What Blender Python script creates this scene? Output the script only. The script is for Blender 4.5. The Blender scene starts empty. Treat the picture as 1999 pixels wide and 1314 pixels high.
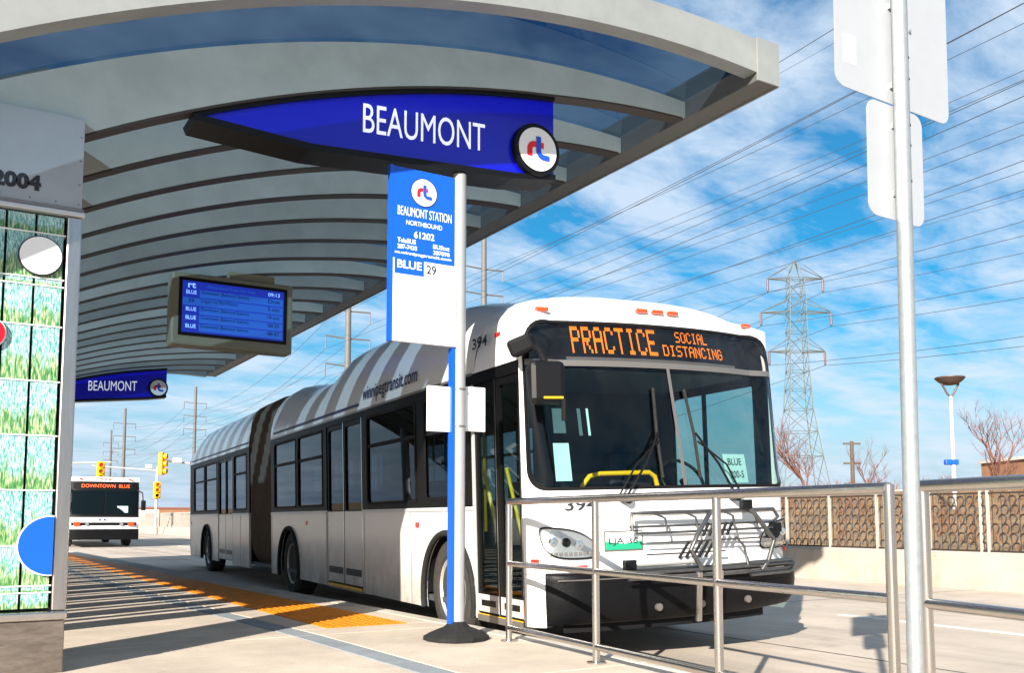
import bpy, bmesh, math, random
from mathutils import Vector, Matrix, noise
from mathutils.geometry import tessellate_polygon
R = math.radians
random.seed(7)
scene = bpy.context.scene
col = scene.collection

# ------------------------------------------------------------------ camera
EYE = 0.90
cd = bpy.data.cameras.new('camera'); cam = bpy.data.objects.new('camera', cd); col.objects.link(cam)
cd.lens = 33.137; cd.sensor_width = 36; cd.sensor_fit = 'HORIZONTAL'
cd.shift_y = 0.0968; cd.clip_start = 0.05; cd.clip_end = 4000
cam.location = (0, 0, EYE)
cam.rotation_euler = (R(90 + 5.08), 0, R(-31.217))
scene.camera = cam

# ------------------------------------------------------------------ sky + sun
SUN_EL, SUN_AZ = 22.5, 50.7          # light travels towards (sin az, cos az)
world = bpy.data.worlds.new('World'); scene.world = world; world.use_nodes = True
nt = world.node_tree; nt.nodes.clear()
def wn(t, **k):
    n = nt.nodes.new(t)
    for a, b in k.items(): setattr(n, a, b)
    return n
def wl(a, b): nt.links.new(a, b)
sky = wn('ShaderNodeTexSky', sky_type='NISHITA'); sky.sun_disc = False
sky.sun_elevation = R(SUN_EL); sky.sun_rotation = R(180 + SUN_AZ)
sky.air_density = 1.0; sky.dust_density = 0.6; sky.ozone_density = 2.0
hs = wn('ShaderNodeHueSaturation'); hs.inputs['Hue'].default_value = 0.492
hs.inputs['Saturation'].default_value = 1.7; hs.inputs['Value'].default_value = 0.95
wl(sky.outputs[0], hs.inputs['Color'])
tc = wn('ShaderNodeTexCoord'); sep = wn('ShaderNodeSeparateXYZ'); wl(tc.outputs['Generated'], sep.inputs[0])
add = wn('ShaderNodeMath', operation='ADD'); add.inputs[1].default_value = 0.16; wl(sep.outputs['Z'], add.inputs[0])
mx = wn('ShaderNodeMath', operation='MAXIMUM'); mx.inputs[1].default_value = 0.05; wl(add.outputs[0], mx.inputs[0])
dx = wn('ShaderNodeMath', operation='DIVIDE'); wl(sep.outputs['X'], dx.inputs[0]); wl(mx.outputs[0], dx.inputs[1])
dy = wn('ShaderNodeMath', operation='DIVIDE'); wl(sep.outputs['Y'], dy.inputs[0]); wl(mx.outputs[0], dy.inputs[1])
cmb = wn('ShaderNodeCombineXYZ'); wl(dx.outputs[0], cmb.inputs[0]); wl(dy.outputs[0], cmb.inputs[1])
mp = wn('ShaderNodeMapping'); mp.inputs['Rotation'].default_value = (0, 0, R(25)); mp.inputs['Scale'].default_value = (1.0, 1.6, 1)
wl(cmb.outputs[0], mp.inputs[0])
n1 = wn('ShaderNodeTexNoise'); n1.inputs['Scale'].default_value = 2.9; n1.inputs['Detail'].default_value = 9; n1.inputs['Roughness'].default_value = 0.62; n1.inputs['Distortion'].default_value = 0.35
wl(mp.outputs[0], n1.inputs['Vector'])
n2 = wn('ShaderNodeTexNoise'); n2.inputs['Scale'].default_value = 0.7; n2.inputs['Detail'].default_value = 3
wl(mp.outputs[0], n2.inputs['Vector'])
mm = wn('ShaderNodeMath', operation='MULTIPLY_ADD'); mm.inputs[1].default_value = 0.45; wl(n2.outputs['Fac'], mm.inputs[0]); wl(n1.outputs['Fac'], mm.inputs[2])
cr = wn('ShaderNodeValToRGB'); cr.color_ramp.elements[0].position = 0.58; cr.color_ramp.elements[1].position = 0.86
cr.color_ramp.elements[0].color = (0.06, 0.06, 0.06, 1); cr.color_ramp.elements[1].color = (0.86, 0.86, 0.86, 1)
wl(mm.outputs[0], cr.inputs[0])
hz = wn('ShaderNodeMapRange'); hz.interpolation_type = 'SMOOTHSTEP'; hz.inputs['From Min'].default_value = 0.22; hz.inputs['From Max'].default_value = -0.02
hz.inputs['To Min'].default_value = 0.0; hz.inputs['To Max'].default_value = 0.85; wl(sep.outputs['Z'], hz.inputs['Value'])
mh = wn('ShaderNodeMix', data_type='RGBA'); mh.inputs['B'].default_value = (2.6, 4.0, 6.1, 1); wl(hz.outputs[0], mh.inputs['Factor']); wl(hs.outputs[0], mh.inputs['A'])
mix = wn('ShaderNodeMix', data_type='RGBA'); mix.inputs['B'].default_value = (5.2, 6.1, 7.2, 1)
wl(cr.outputs[0], mix.inputs['Factor']); wl(mh.outputs['Result'], mix.inputs['A'])
bg = wn('ShaderNodeBackground'); bg.inputs['Strength'].default_value = 0.062
wl(mix.outputs['Result'], bg.inputs[0])
wo = wn('ShaderNodeOutputWorld'); wl(bg.outputs[0], wo.inputs[0])

sd = bpy.data.lights.new('sun', 'SUN'); sd.energy = 5.0; sd.angle = R(0.5); sd.color = (1.0, 0.93, 0.82)
sun = bpy.data.objects.new('sun', sd); col.objects.link(sun)
ld = Vector((math.sin(R(SUN_AZ)) * math.cos(R(SUN_EL)), math.cos(R(SUN_AZ)) * math.cos(R(SUN_EL)), -math.sin(R(SUN_EL))))
sun.rotation_euler = ld.to_track_quat('-Z', 'Y').to_euler(); sun.location = (-20, -20, 30)
scene.view_settings.view_transform = 'Standard'; scene.view_settings.look = 'None'
scene.view_settings.gamma = 1; scene.view_settings.use_curve_mapping = False
scene.view_settings.exposure = 1.2

# ------------------------------------------------------------------ materials
MATS = {}
RANDOM_TONE = ('rib',)
def mat(name, c, rough=0.5, metal=0.0, var=0.0, scale=6.0, bump=0.0, bscale=60.0, c2=None, spec=0.5, coat=0.0, stretch=None, emit=None, es=0.0, streak=0.0, stain=None):
    if name in MATS: return MATS[name]
    m = bpy.data.materials.new(name); m.use_nodes = True; t = m.node_tree; b = t.nodes['Principled BSDF']
    c = tuple(c)[:3]
    b.inputs['Base Color'].default_value = (*c, 1); b.inputs['Roughness'].default_value = rough
    b.inputs['Metallic'].default_value = metal; b.inputs['Specular IOR Level'].default_value = spec
    b.inputs['Coat Weight'].default_value = coat; b.inputs['Coat Roughness'].default_value = 0.08
    if emit: b.inputs['Emission Color'].default_value = (*emit, 1); b.inputs['Emission Strength'].default_value = es
    if var or bump or streak:
        tcn = t.nodes.new('ShaderNodeTexCoord'); mpn = t.nodes.new('ShaderNodeMapping')
        geo = t.nodes.new('ShaderNodeNewGeometry')
        t.links.new(geo.outputs['Position'], mpn.inputs[0])
        if stretch: mpn.inputs['Scale'].default_value = stretch
    if var:
        n = t.nodes.new('ShaderNodeTexNoise'); n.inputs['Scale'].default_value = scale; n.inputs['Detail'].default_value = 7; n.inputs['Roughness'].default_value = 0.65
        t.links.new(mpn.outputs[0], n.inputs['Vector'])
        r = t.nodes.new('ShaderNodeValToRGB'); r.color_ramp.elements[0].position = 0.32; r.color_ramp.elements[1].position = 0.70
        cc = c2 if c2 else tuple(max(0, x * (1 - var)) for x in c)
        r.color_ramp.elements[0].color = (*cc, 1); r.color_ramp.elements[1].color = (*c, 1)
        t.links.new(n.outputs['Fac'], r.inputs[0]); t.links.new(r.outputs[0], b.inputs['Base Color'])
        if stain:
            src = r.outputs[0]
            for sc, lo, hi, dk, st in stain:
                m2 = t.nodes.new('ShaderNodeMapping'); m2.inputs['Scale'].default_value = st; t.links.new(geo.outputs['Position'], m2.inputs[0])
                n3 = t.nodes.new('ShaderNodeTexNoise'); n3.inputs['Scale'].default_value = sc; n3.inputs['Detail'].default_value = 5; n3.inputs['Roughness'].default_value = 0.6; t.links.new(m2.outputs[0], n3.inputs['Vector'])
                mr3 = t.nodes.new('ShaderNodeMapRange'); mr3.inputs['From Min'].default_value = lo; mr3.inputs['From Max'].default_value = hi; mr3.inputs['To Min'].default_value = 1.0; mr3.inputs['To Max'].default_value = dk; t.links.new(n3.outputs['Fac'], mr3.inputs['Value'])
                mx3 = t.nodes.new('ShaderNodeMix'); mx3.data_type = 'RGBA'; mx3.blend_type = 'MULTIPLY'; mx3.inputs['Factor'].default_value = 1.0
                t.links.new(src, mx3.inputs['A']); t.links.new(mr3.outputs[0], mx3.inputs['B']); src = mx3.outputs['Result']
            t.links.new(src, b.inputs['Base Color'])
        rr = t.nodes.new('ShaderNodeMapRange'); rr.inputs['To Min'].default_value = min(1, rough + 0.12); rr.inputs['To Max'].default_value = max(0.02, rough - 0.06)
        t.links.new(n.outputs['Fac'], rr.inputs['Value']); t.links.new(rr.outputs[0], b.inputs['Roughness'])
    if name in RANDOM_TONE:      # every piece its own slight tone
        oi = t.nodes.new('ShaderNodeObjectInfo'); mr4 = t.nodes.new('ShaderNodeMapRange'); mr4.inputs['To Min'].default_value = 0.72; mr4.inputs['To Max'].default_value = 1.18
        t.links.new(oi.outputs['Random'], mr4.inputs['Value']); mx4 = t.nodes.new('ShaderNodeMix'); mx4.data_type = 'RGBA'; mx4.blend_type = 'MULTIPLY'; mx4.inputs['Factor'].default_value = 1.0
        t.links.new(b.inputs['Base Color'].links[0].from_socket, mx4.inputs['A']); t.links.new(mr4.outputs[0], mx4.inputs['B']); t.links.new(mx4.outputs['Result'], b.inputs['Base Color'])
    if bump:
        n = t.nodes.new('ShaderNodeTexNoise'); n.inputs['Scale'].default_value = bscale; n.inputs['Detail'].default_value = 6
        t.links.new(mpn.outputs[0], n.inputs['Vector'])
        bp = t.nodes.new('ShaderNodeBump'); bp.inputs['Strength'].default_value = bump; bp.inputs['Distance'].default_value = 0.02
        t.links.new(n.outputs['Fac'], bp.inputs['Height']); t.links.new(bp.outputs[0], b.inputs['Normal'])
    MATS[name] = m
    return m

def glass(name, tint, gl=0.06, rough=0.0, ior=1.45):
    m = bpy.data.materials.new(name); m.use_nodes = True; t = m.node_tree; t.nodes.clear()
    o = t.nodes.new('ShaderNodeOutputMaterial'); mixn = t.nodes.new('ShaderNodeMixShader')
    tr = t.nodes.new('ShaderNodeBsdfTransparent'); tr.inputs[0].default_value = (*tint, 1)
    g = t.nodes.new('ShaderNodeBsdfGlossy'); g.inputs['Roughness'].default_value = rough; g.inputs[0].default_value = (0.92, 0.96, 1, 1)
    lw = t.nodes.new('ShaderNodeFresnel'); lw.inputs[0].default_value = ior
    ge = t.nodes.new('ShaderNodeNewGeometry'); mi = t.nodes.new('ShaderNodeMapRange'); mi.inputs['To Min'].default_value = ior; mi.inputs['To Max'].default_value = 1.0 / ior
    t.links.new(ge.outputs['Backfacing'], mi.inputs['Value']); t.links.new(mi.outputs[0], lw.inputs[0])
    ad = t.nodes.new('ShaderNodeMath'); ad.operation = 'ADD'; ad.inputs[1].default_value = gl; ad.use_clamp = True
    t.links.new(lw.outputs[0], ad.inputs[0]); t.links.new(ad.outputs[0], mixn.inputs[0])
    t.links.new(tr.outputs[0], mixn.inputs[1]); t.links.new(g.outputs[0], mixn.inputs[2]); t.links.new(mixn.outputs[0], o.inputs[0])
    MATS[name] = m; return m

def dirty_paint(name, c, dirt=(0.23, 0.19, 0.14), z0=0.05, z1=0.75, amt=0.6, rough=0.3, spec=0.5):
    """paint with road dirt thrown up from below (object height)"""
    m = bpy.data.materials.new(name); m.use_nodes = True; t = m.node_tree; b = t.nodes['Principled BSDF']
    b.inputs['Specular IOR Level'].default_value = spec; b.inputs['Coat Weight'].default_value = 0.25 if spec > 0.3 else 0.0; b.inputs['Coat Roughness'].default_value = 0.1
    tcn = t.nodes.new('ShaderNodeTexCoord'); sp = t.nodes.new('ShaderNodeSeparateXYZ'); t.links.new(tcn.outputs['Object'], sp.inputs[0])
    mr = t.nodes.new('ShaderNodeMapRange'); mr.inputs['From Min'].default_value = z1; mr.inputs['From Max'].default_value = z0
    mr.inputs['To Min'].default_value = 0; mr.inputs['To Max'].default_value = amt; t.links.new(sp.outputs['Z'], mr.inputs['Value'])
    n = t.nodes.new('ShaderNodeTexNoise'); n.inputs['Scale'].default_value = 3.0; n.inputs['Detail'].default_value = 8; n.inputs['Roughness'].default_value = 0.7
    t.links.new(tcn.outputs['Object'], n.inputs['Vector'])
    mu = t.nodes.new('ShaderNodeMath'); mu.operation = 'MULTIPLY'; t.links.new(mr.outputs[0], mu.inputs[0])
    r2 = t.nodes.new('ShaderNodeMapRange'); r2.inputs['From Min'].default_value = 0.3; r2.inputs['From Max'].default_value = 0.7; r2.inputs['To Min'].default_value = 0.35; r2.inputs['To Max'].default_value = 1.3
    t.links.new(n.outputs['Fac'], r2.inputs['Value']); t.links.new(r2.outputs[0], mu.inputs[1])
    a2 = t.nodes.new('ShaderNodeMath'); a2.operation = 'MULTIPLY_ADD'; a2.inputs[1].default_value = 0.10; t.links.new(n.outputs['Fac'], a2.inputs[0]); t.links.new(mu.outputs[0], a2.inputs[2]); a2.use_clamp = True
    mxn = t.nodes.new('ShaderNodeMix'); mxn.data_type = 'RGBA'; mxn.inputs['A'].default_value = (*c, 1); mxn.inputs['B'].default_value = (*dirt, 1)
    t.links.new(a2.outputs[0], mxn.inputs['Factor']); t.links.new(mxn.outputs['Result'], b.inputs['Base Color'])
    rr = t.nodes.new('ShaderNodeMapRange'); rr.inputs['To Min'].default_value = rough; rr.inputs['To Max'].default_value = 0.75
    t.links.new(a2.outputs[0], rr.inputs['Value']); t.links.new(rr.outputs[0], b.inputs['Roughness'])
    MATS[name] = m; return m

mat('concrete', (0.68, 0.572, 0.46), 0.85, var=0.32, scale=1.3, bump=0.25, bscale=90, stain=((26, 0.66, 0.70, 0.72, (1, 1, 1)), (0.8, 0.56, 0.72, 0.74, (1, 1, 1)), (9, 0.60, 0.75, 0.8, (1, 1, 1))))
mat('concrete_strip', (0.30, 0.33, 0.35), 0.8, var=0.25, scale=5, bump=0.3, bscale=120)
mat('kerb', (0.60, 0.55, 0.47), 0.85, var=0.3, scale=4, bump=0.3)
mat('joint', (0.07, 0.07, 0.07), 0.9)
mat('tactile', (0.86, 0.265, 0.001), 0.6, var=0.22, scale=9, bump=0.2, bscale=70, stain=((6, 0.56, 0.75, 0.6, (1, 1, 1)), (30, 0.64, 0.70, 0.7, (1, 1, 1))))
mat('road', (0.60, 0.505, 0.41), 0.88, var=0.26, scale=0.9, bump=0.35, bscale=70, stain=((1.0, 0.50, 0.70, 0.70, (1.6, 0.05, 1)), (18, 0.66, 0.72, 0.75, (1, 1, 1)), (1.5, 0.60, 0.72, 0.75, (1, 1, 1))))
mat('dry_grass', (0.34, 0.21, 0.10), 0.95, var=0.55, scale=0.8, bump=0.8, bscale=8)
mat('barrier', (0.50, 0.43, 0.35), 0.85, var=0.3, scale=1.2, bump=0.3, bscale=40, stain=((2.0, 0.55, 0.75, 0.7, (1, 1, 0.25)), (12, 0.62, 0.7, 0.8, (1, 1, 1))))
mat('white_line', (0.75, 0.74, 0.70), 0.7, var=0.3, scale=8)
mat('rib', (0.38, 0.40, 0.37), 0.34, var=0.25, scale=1.6, bump=0.05, bscale=25)
mat('rib_shade_strip', (0.035, 0.028, 0.024), 0.6)  # near-black colour imitating the shaded gap under each rib
mat('deck', (0.16, 0.13, 0.11), 0.6, var=0.2, scale=2)
mat('edge_beam', (0.11, 0.11, 0.105), 0.5, var=0.12, scale=3)
mat('fascia', (0.25, 0.265, 0.265), 0.4, var=0.2, scale=3)
mat('steel', (0.62, 0.58, 0.54), 0.22, metal=1.0, var=0.15, scale=12)
mat('brushed', (0.30, 0.25, 0.21), 0.40, metal=0.8, var=0.55, scale=5, stretch=(1, 1, 4))
mat('stainless', (0.52, 0.49, 0.47), 0.28, metal=1.0, var=0.25, scale=6, stretch=(6, 6, 0.6))
mat('pole_grey', (0.38, 0.39, 0.40), 0.4, metal=0.3, var=0.12, scale=6)
mat('sheet_metal', (0.36, 0.38, 0.40), 0.42, metal=0.35, var=0.12, scale=3)
mat('galvanised', (0.42, 0.45, 0.46), 0.4, metal=0.6, var=0.22, scale=30, bump=0.05, bscale=50)
mat('aluminium', (0.56, 0.58, 0.60), 0.42, metal=0.35, var=0.08, scale=8)
mat('sign_back', (0.40, 0.42, 0.45), 0.45, metal=0.2, var=0.06, scale=8)
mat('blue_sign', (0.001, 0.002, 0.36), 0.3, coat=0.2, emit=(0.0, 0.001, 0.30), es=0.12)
mat('blade_blue', (0.003, 0.085, 0.58), 0.35)
mat('white_sign', (0.86, 0.86, 0.86), 0.4)
mat('black', (0.004, 0.004, 0.005), 0.42, spec=0.25)
mat('matt_black', (0.005, 0.005, 0.006), 0.7, spec=0.2)
mat('ink', (0.015, 0.015, 0.02), 0.6)
mat('navy', (0.01, 0.02, 0.09), 0.5)
mat('letter_white', (0.85, 0.87, 0.90), 0.4)
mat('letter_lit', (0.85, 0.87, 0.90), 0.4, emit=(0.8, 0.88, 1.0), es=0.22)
mat('logo_red', (0.72, 0.01, 0.015), 0.4)
mat('logo_blue', (0.01, 0.07, 0.60), 0.4)
mat('rubber', (0.010, 0.0095, 0.009), 0.8, var=0.5, scale=12, bump=0.4, bscale=60)
mat('tyre', (0.045, 0.040, 0.036), 0.85, var=0.5, scale=14, bump=0.3, bscale=80)
mat('rim', (0.62, 0.60, 0.56), 0.4, metal=0.6, var=0.4, scale=9)
mat('bellows', (0.125, 0.098, 0.072), 0.85, var=0.3, scale=8)
mat('bumper', (0.006, 0.006, 0.007), 0.38, var=0.3, scale=12, bump=0.1, spec=0.12)
mat('yellow_bar', (0.90, 0.48, 0.0), 0.35, coat=0.3)
mat('seat_blue', (0.02, 0.05, 0.16), 0.8, var=0.3, scale=20)
mat('interior', (0.10, 0.11, 0.115), 0.7)
mat('interior_dark', (0.010, 0.010, 0.012), 0.7)
mat('floor_vinyl', (0.06, 0.06, 0.065), 0.7)
mat('amber', (0.55, 0.055, 0.003), 0.3, coat=0.5)
mat('red_lens', (0.75, 0.015, 0.01), 0.3, coat=0.5)
mat('chrome', (0.80, 0.80, 0.80), 0.12, metal=1.0)
mat('reflector', (0.55, 0.56, 0.58), 0.25, metal=0.8)
mat('rack_steel', (0.20, 0.195, 0.19), 0.3, metal=0.9, var=0.3, scale=20)
mat('grey_trim', (0.22, 0.20, 0.18), 0.35, metal=0.6)
mat('led', (0.5, 0.1, 0.0), 0.5, emit=(1.0, 0.235, 0.004), es=0.75)
mat('led_red', (0.9, 0.1, 0.02), 0.5, emit=(1.0, 0.09, 0.02), es=1.0)
mat('screen_dark', (0.005, 0.01, 0.09), 0.3, emit=(0.004, 0.012, 0.16), es=1.0)
mat('screen_light', (0.01, 0.05, 0.2), 0.3, emit=(0.010, 0.065, 0.34), es=0.6)
mat('screen_text', (0.0, 0.01, 0.06), 0.4)
mat('screen_white', (0.3, 0.45, 0.8), 0.4, emit=(0.16, 0.32, 0.85), es=0.8)
mat('display_case', (0.27, 0.26, 0.18), 0.5, var=0.08)
mat('pole_steel', (0.14, 0.135, 0.13), 0.6, var=0.2, scale=0.6)
mat('lattice', (0.17, 0.19, 0.18), 0.55, metal=0.3)
mat('insulator', (0.10, 0.035, 0.03), 0.4)
mat('wire', (0.05, 0.055, 0.07), 0.6)
mat('bark_red', (0.20, 0.085, 0.065), 0.9, var=0.3, scale=5)
mat('shrub_red', (0.22, 0.10, 0.05), 0.9, var=0.4, scale=3)
mat('brick', (0.38, 0.19, 0.10), 0.85, var=0.3, scale=2)
mat('far_wall', (0.62, 0.60, 0.56), 0.8, var=0.1)
mat('far_roof', (0.25, 0.10, 0.07), 0.8)
mat('dark_window', (0.004, 0.008, 0.011), 0.2, spec=0.02)
mat('signal_yellow', (0.85, 0.42, 0.0), 0.45)
mat('white_pole', (0.50, 0.49, 0.47), 0.5)
mat('lamp_metal', (0.13, 0.09, 0.075), 0.45, metal=0.4)
mat('wood', (0.10, 0.075, 0.055), 0.85)
mat('fence_dark', (0.030, 0.022, 0.018), 0.6)
mat('fence_steel', (0.66, 0.60, 0.53), 0.4, metal=0.4, var=0.1)
mat('plate_white', (0.80, 0.82, 0.80), 0.4)
mat('plate_green', (0.01, 0.30, 0.16), 0.4)
mat('poster', (0.42, 0.60, 0.58), 0.6)
mat('red_disc', (0.80, 0.0, 0.01), 0.35)
mat('blue_disc', (0.0, 0.085, 0.58), 0.35)
glass('canopy_glass', (0.34, 0.44, 0.53), 0.0)
glass('side_glass', (0.36, 0.42, 0.46), 0.0, ior=1.2)
glass('windshield_glass', (0.65, 0.78, 0.77), 0.0, ior=1.4)
glass('dest_glass', (0.75, 0.75, 0.75), 0.0)
glass('clear_glass', (0.92, 0.95, 0.95), 0.0)
dirty_paint('bus_white', (0.70, 0.70, 0.68), z1=1.0, amt=0.85)
dirty_paint('bus_front_white', (0.86, 0.86, 0.85), amt=0.3, z1=0.95)
dirty_paint('bus_black', (0.003, 0.003, 0.0035), dirt=(0.03, 0.026, 0.02), z0=0.9, z1=2.0, amt=0.2, rough=0.4, spec=0.06)

def reed_material():
    m = bpy.data.materials.new('reed_glass'); m.use_nodes = True; t = m.node_tree; b = t.nodes['Principled BSDF']
    b.inputs['Roughness'].default_value = 0.10
    def N(k): return t.nodes.new(k)
    L = t.links.new
    tcn = N('ShaderNodeTexCoord'); sp = N('ShaderNodeSeparateXYZ'); L(tcn.outputs['Generated'], sp.inputs[0]); g = N('ShaderNodeNewGeometry')
    def nz(sc, det, dist=0.0):
        mpn = N('ShaderNodeMapping'); mpn.inputs['Scale'].default_value = sc; L(g.outputs['Position'], mpn.inputs[0])
        n = N('ShaderNodeTexNoise'); n.inputs['Scale'].default_value = 1; n.inputs['Detail'].default_value = det; n.inputs['Distortion'].default_value = dist; L(mpn.outputs[0], n.inputs['Vector']); return n.outputs['Fac']
    def ramp(src, els):
        r = N('ShaderNodeValToRGB'); e = r.color_ramp.elements
        e[0].position, e[0].color = els[0][0], (*els[0][1], 1); e[1].position, e[1].color = els[-1][0], (*els[-1][1], 1)
        for p, c in els[1:-1]: e.new(p).color = (*c, 1)
        L(src, r.inputs[0]); return r.outputs[0]
    sky_c = ramp(nz((150, 1, 34), 5, 0.6), [(0.30, (0.04, 0.20, 0.18)), (0.46, (0.15, 0.36, 0.34)), (0.56, (0.36, 0.54, 0.53)), (0.70, (0.60, 0.72, 0.72))])
    reed_c = ramp(nz((120, 1, 20), 5, 0.4), [(0.32, (0.02, 0.12, 0.03)), (0.48, (0.09, 0.24, 0.08)), (0.58, (0.34, 0.42, 0.22)), (0.72, (0.55, 0.60, 0.46))])
    mk = N('ShaderNodeMath'); mk.operation = 'MULTIPLY_ADD'; mk.inputs[1].default_value = 1.5; L(nz((40, 1, 9), 4, 0.3), mk.inputs[0])
    sb = N('ShaderNodeMath'); sb.operation = 'MULTIPLY_ADD'; sb.inputs[1].default_value = -1.25; sb.inputs[2].default_value = -0.12; L(sp.outputs['Z'], sb.inputs[0]); L(sb.outputs[0], mk.inputs[2])
    fac = ramp(mk.outputs[0], [(0.0, (0, 0, 0)), (0.32, (1, 1, 1))])
    mxn = N('ShaderNodeMix'); mxn.data_type = 'RGBA'; L(fac, mxn.inputs['Factor']); L(sky_c, mxn.inputs['A']); L(reed_c, mxn.inputs['B'])
    L(mxn.outputs['Result'], b.inputs['Base Color'])
    MATS['reed_glass'] = m
reed_material()

# ------------------------------------------------------------------ mesh helpers
class MB:
    def __init__(s): s.v = []; s.f = []
    def addv(s, p): s.v.append(tuple(p)); return len(s.v) - 1
    def face(s, *i): s.f.append(tuple(i))
    def box(s, x0, x1, y0, y1, z0, z1):
        b = len(s.v)
        for z in (z0, z1):
            for p in ((x0, y0), (x1, y0), (x1, y1), (x0, y1)): s.v.append((*p, z))
        for q in ((0, 3, 2, 1), (4, 5, 6, 7), (0, 1, 5, 4), (1, 2, 6, 5), (2, 3, 7, 6), (3, 0, 4, 7)): s.f.append(tuple(b + k for k in q))
        return s
    def prism(s, quad, z0, z1):
        b = len(s.v); n = len(quad)
        for z in (z0, z1):
            for p in quad: s.v.append((p[0], p[1], z))
        s.f.append(tuple(b + n - 1 - k for k in range(n))); s.f.append(tuple(b + n + k for k in range(n)))
        for k in range(n): s.f.append((b + k, b + (k + 1) % n, b + n + (k + 1) % n, b + n + k))
        return s
    def tube(s, pts, r, n=10, r2=None, cap=True, closed=False):
        pts = [Vector(p) for p in pts]; b = len(s.v); m = len(pts); up = None
        for i, p in enumerate(pts):
            if closed: d = pts[(i + 1) % m] - pts[i - 1]
            else: d = pts[min(i + 1, m - 1)] - pts[max(i - 1, 0)]
            if d.length < 1e-9: d = Vector((0, 0, 1))
            d.normalize()
            if up is None:
                a = Vector((0, 0, 1)) if abs(d.z) < 0.9 else Vector((1, 0, 0)); u = d.cross(a).normalized()
            else:
                u = up - d * up.dot(d)
                u = u.normalized() if u.length > 1e-6 else d.orthogonal().normalized()
            up = u; w = d.cross(u); rr = r if r2 is None else r + (r2 - r) * i / max(1, m - 1)
            for k in range(n):
                a = 2 * math.pi * k / n; s.v.append(tuple(p + u * math.cos(a) * rr + w * math.sin(a) * rr))
        for i in range(m if closed else m - 1):
            j = (i + 1) % m
            for k in range(n): s.f.append((b + i * n + k, b + i * n + (k + 1) % n, b + j * n + (k + 1) % n, b + j * n + k))
        if cap and not closed:
            s.f.append(tuple(b + n - 1 - k for k in range(n))); s.f.append(tuple(b + (m - 1) * n + k for k in range(n)))
        return s
    def lathe(s, prof, c=(0, 0, 0), axis='z', n=32):
        b = len(s.v); m = len(prof)
        for r, h in prof:
            for k in range(n):
                a = 2 * math.pi * k / n; x, y = r * math.cos(a), r * math.sin(a)
                p = (x, y, h) if axis == 'z' else ((h, x, y) if axis == 'x' else (x, h, -y))
                s.v.append((c[0] + p[0], c[1] + p[1], c[2] + p[2]))
        for i in range(m - 1):
            for k in range(n): s.f.append((b + i * n + k, b + i * n + (k + 1) % n, b + (i + 1) * n + (k + 1) % n, b + (i + 1) * n + k))
        if prof[0][0] > 1e-6: s.f.append(tuple(b + n - 1 - k for k in range(n)))
        if prof[-1][0] > 1e-6: s.f.append(tuple(b + (m - 1) * n + k for k in range(n)))
        return s
    def grid(s, fn, nu, nv):
        b = len(s.v)
        for j in range(nv + 1):
            for i in range(nu + 1): s.v.append(tuple(fn(i / nu, j / nv)))
        w = nu + 1
        for j in range(nv):
            for i in range(nu): s.f.append((b + j * w + i, b + j * w + i + 1, b + (j + 1) * w + i + 1, b + (j + 1) * w + i))
        return s
    def polyext(s, outer, holes, fn, t):
        """2D polygon with holes; fn(u,v,w) -> point, w in (0,t)"""
        loops = [outer] + list(holes); flat = [p for l in loops for p in l]
        tri = tessellate_polygon([[Vector((p[0], p[1], 0)) for p in l] for l in loops])
        b = len(s.v); n = len(flat)
        for w in (0, t):
            for p in flat: s.v.append(tuple(fn(p[0], p[1], w)))
        for q in tri: s.f.append(tuple(b + k for k in q)); s.f.append(tuple(b + n + k for k in reversed(q)))
        o = 0
        for l in loops:
            m = len(l)
            for k in range(m): s.f.append((b + o + k, b + o + (k + 1) % m, b + n + o + (k + 1) % m, b + n + o + k))
            o += m
        return s
    def xform(s, M):
        s.v = [tuple(M @ Vector(p)) for p in s.v]; return s
    def mesh(s, name, m, smooth=None):
        me = bpy.data.meshes.new(name); me.from_pydata(s.v, [], s.f)
        bm = bmesh.new(); bm.from_mesh(me); bmesh.ops.recalc_face_normals(bm, faces=bm.faces); bm.to_mesh(me); bm.free()
        me.materials.append(MATS[m])
        if smooth:
            me.polygons.foreach_set('use_smooth', [True] * len(me.polygons)); me.set_sharp_from_angle(angle=R(smooth))
        me.update(); return me
    def build(s, name, m, parent=None, smooth=None, bevel=0):
        o = bpy.data.objects.new(name, s.mesh(name, m, smooth)); col.objects.link(o)
        if parent: o.parent = parent
        if bevel:
            md = o.modifiers.new('bevel', 'BEVEL'); md.width = bevel; md.segments = 2; md.limit_method = 'ANGLE'
        return o

def tag(o, label=None, cat=None, group=None, kind=None):
    if label: o['label'] = label
    if cat: o['category'] = cat
    if group: o['group'] = group
    if kind: o['kind'] = kind
    return o
def empty(name, loc=(0, 0, 0), rot=(0, 0, 0), label=None, cat=None, group=None):
    o = bpy.data.objects.new(name, None); col.objects.link(o); o.location = loc; o.rotation_euler = rot; o.empty_display_size = 0.2
    return tag(o, label, cat, group)
def inst(name, me, parent=None, loc=(0, 0, 0), rot=(0, 0, 0), scale=(1, 1, 1)):
    o = bpy.data.objects.new(name, me); col.objects.link(o); o.parent = parent; o.location = loc; o.rotation_euler = rot; o.scale = scale
    return o
def kids(o): return [c for c in bpy.data.objects if c.parent == o]
def copy_tree(o, parent=None):
    c = o.copy(); col.objects.link(c); c.parent = parent
    for k in kids(o): copy_tree(k, c)
    return c

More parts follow.
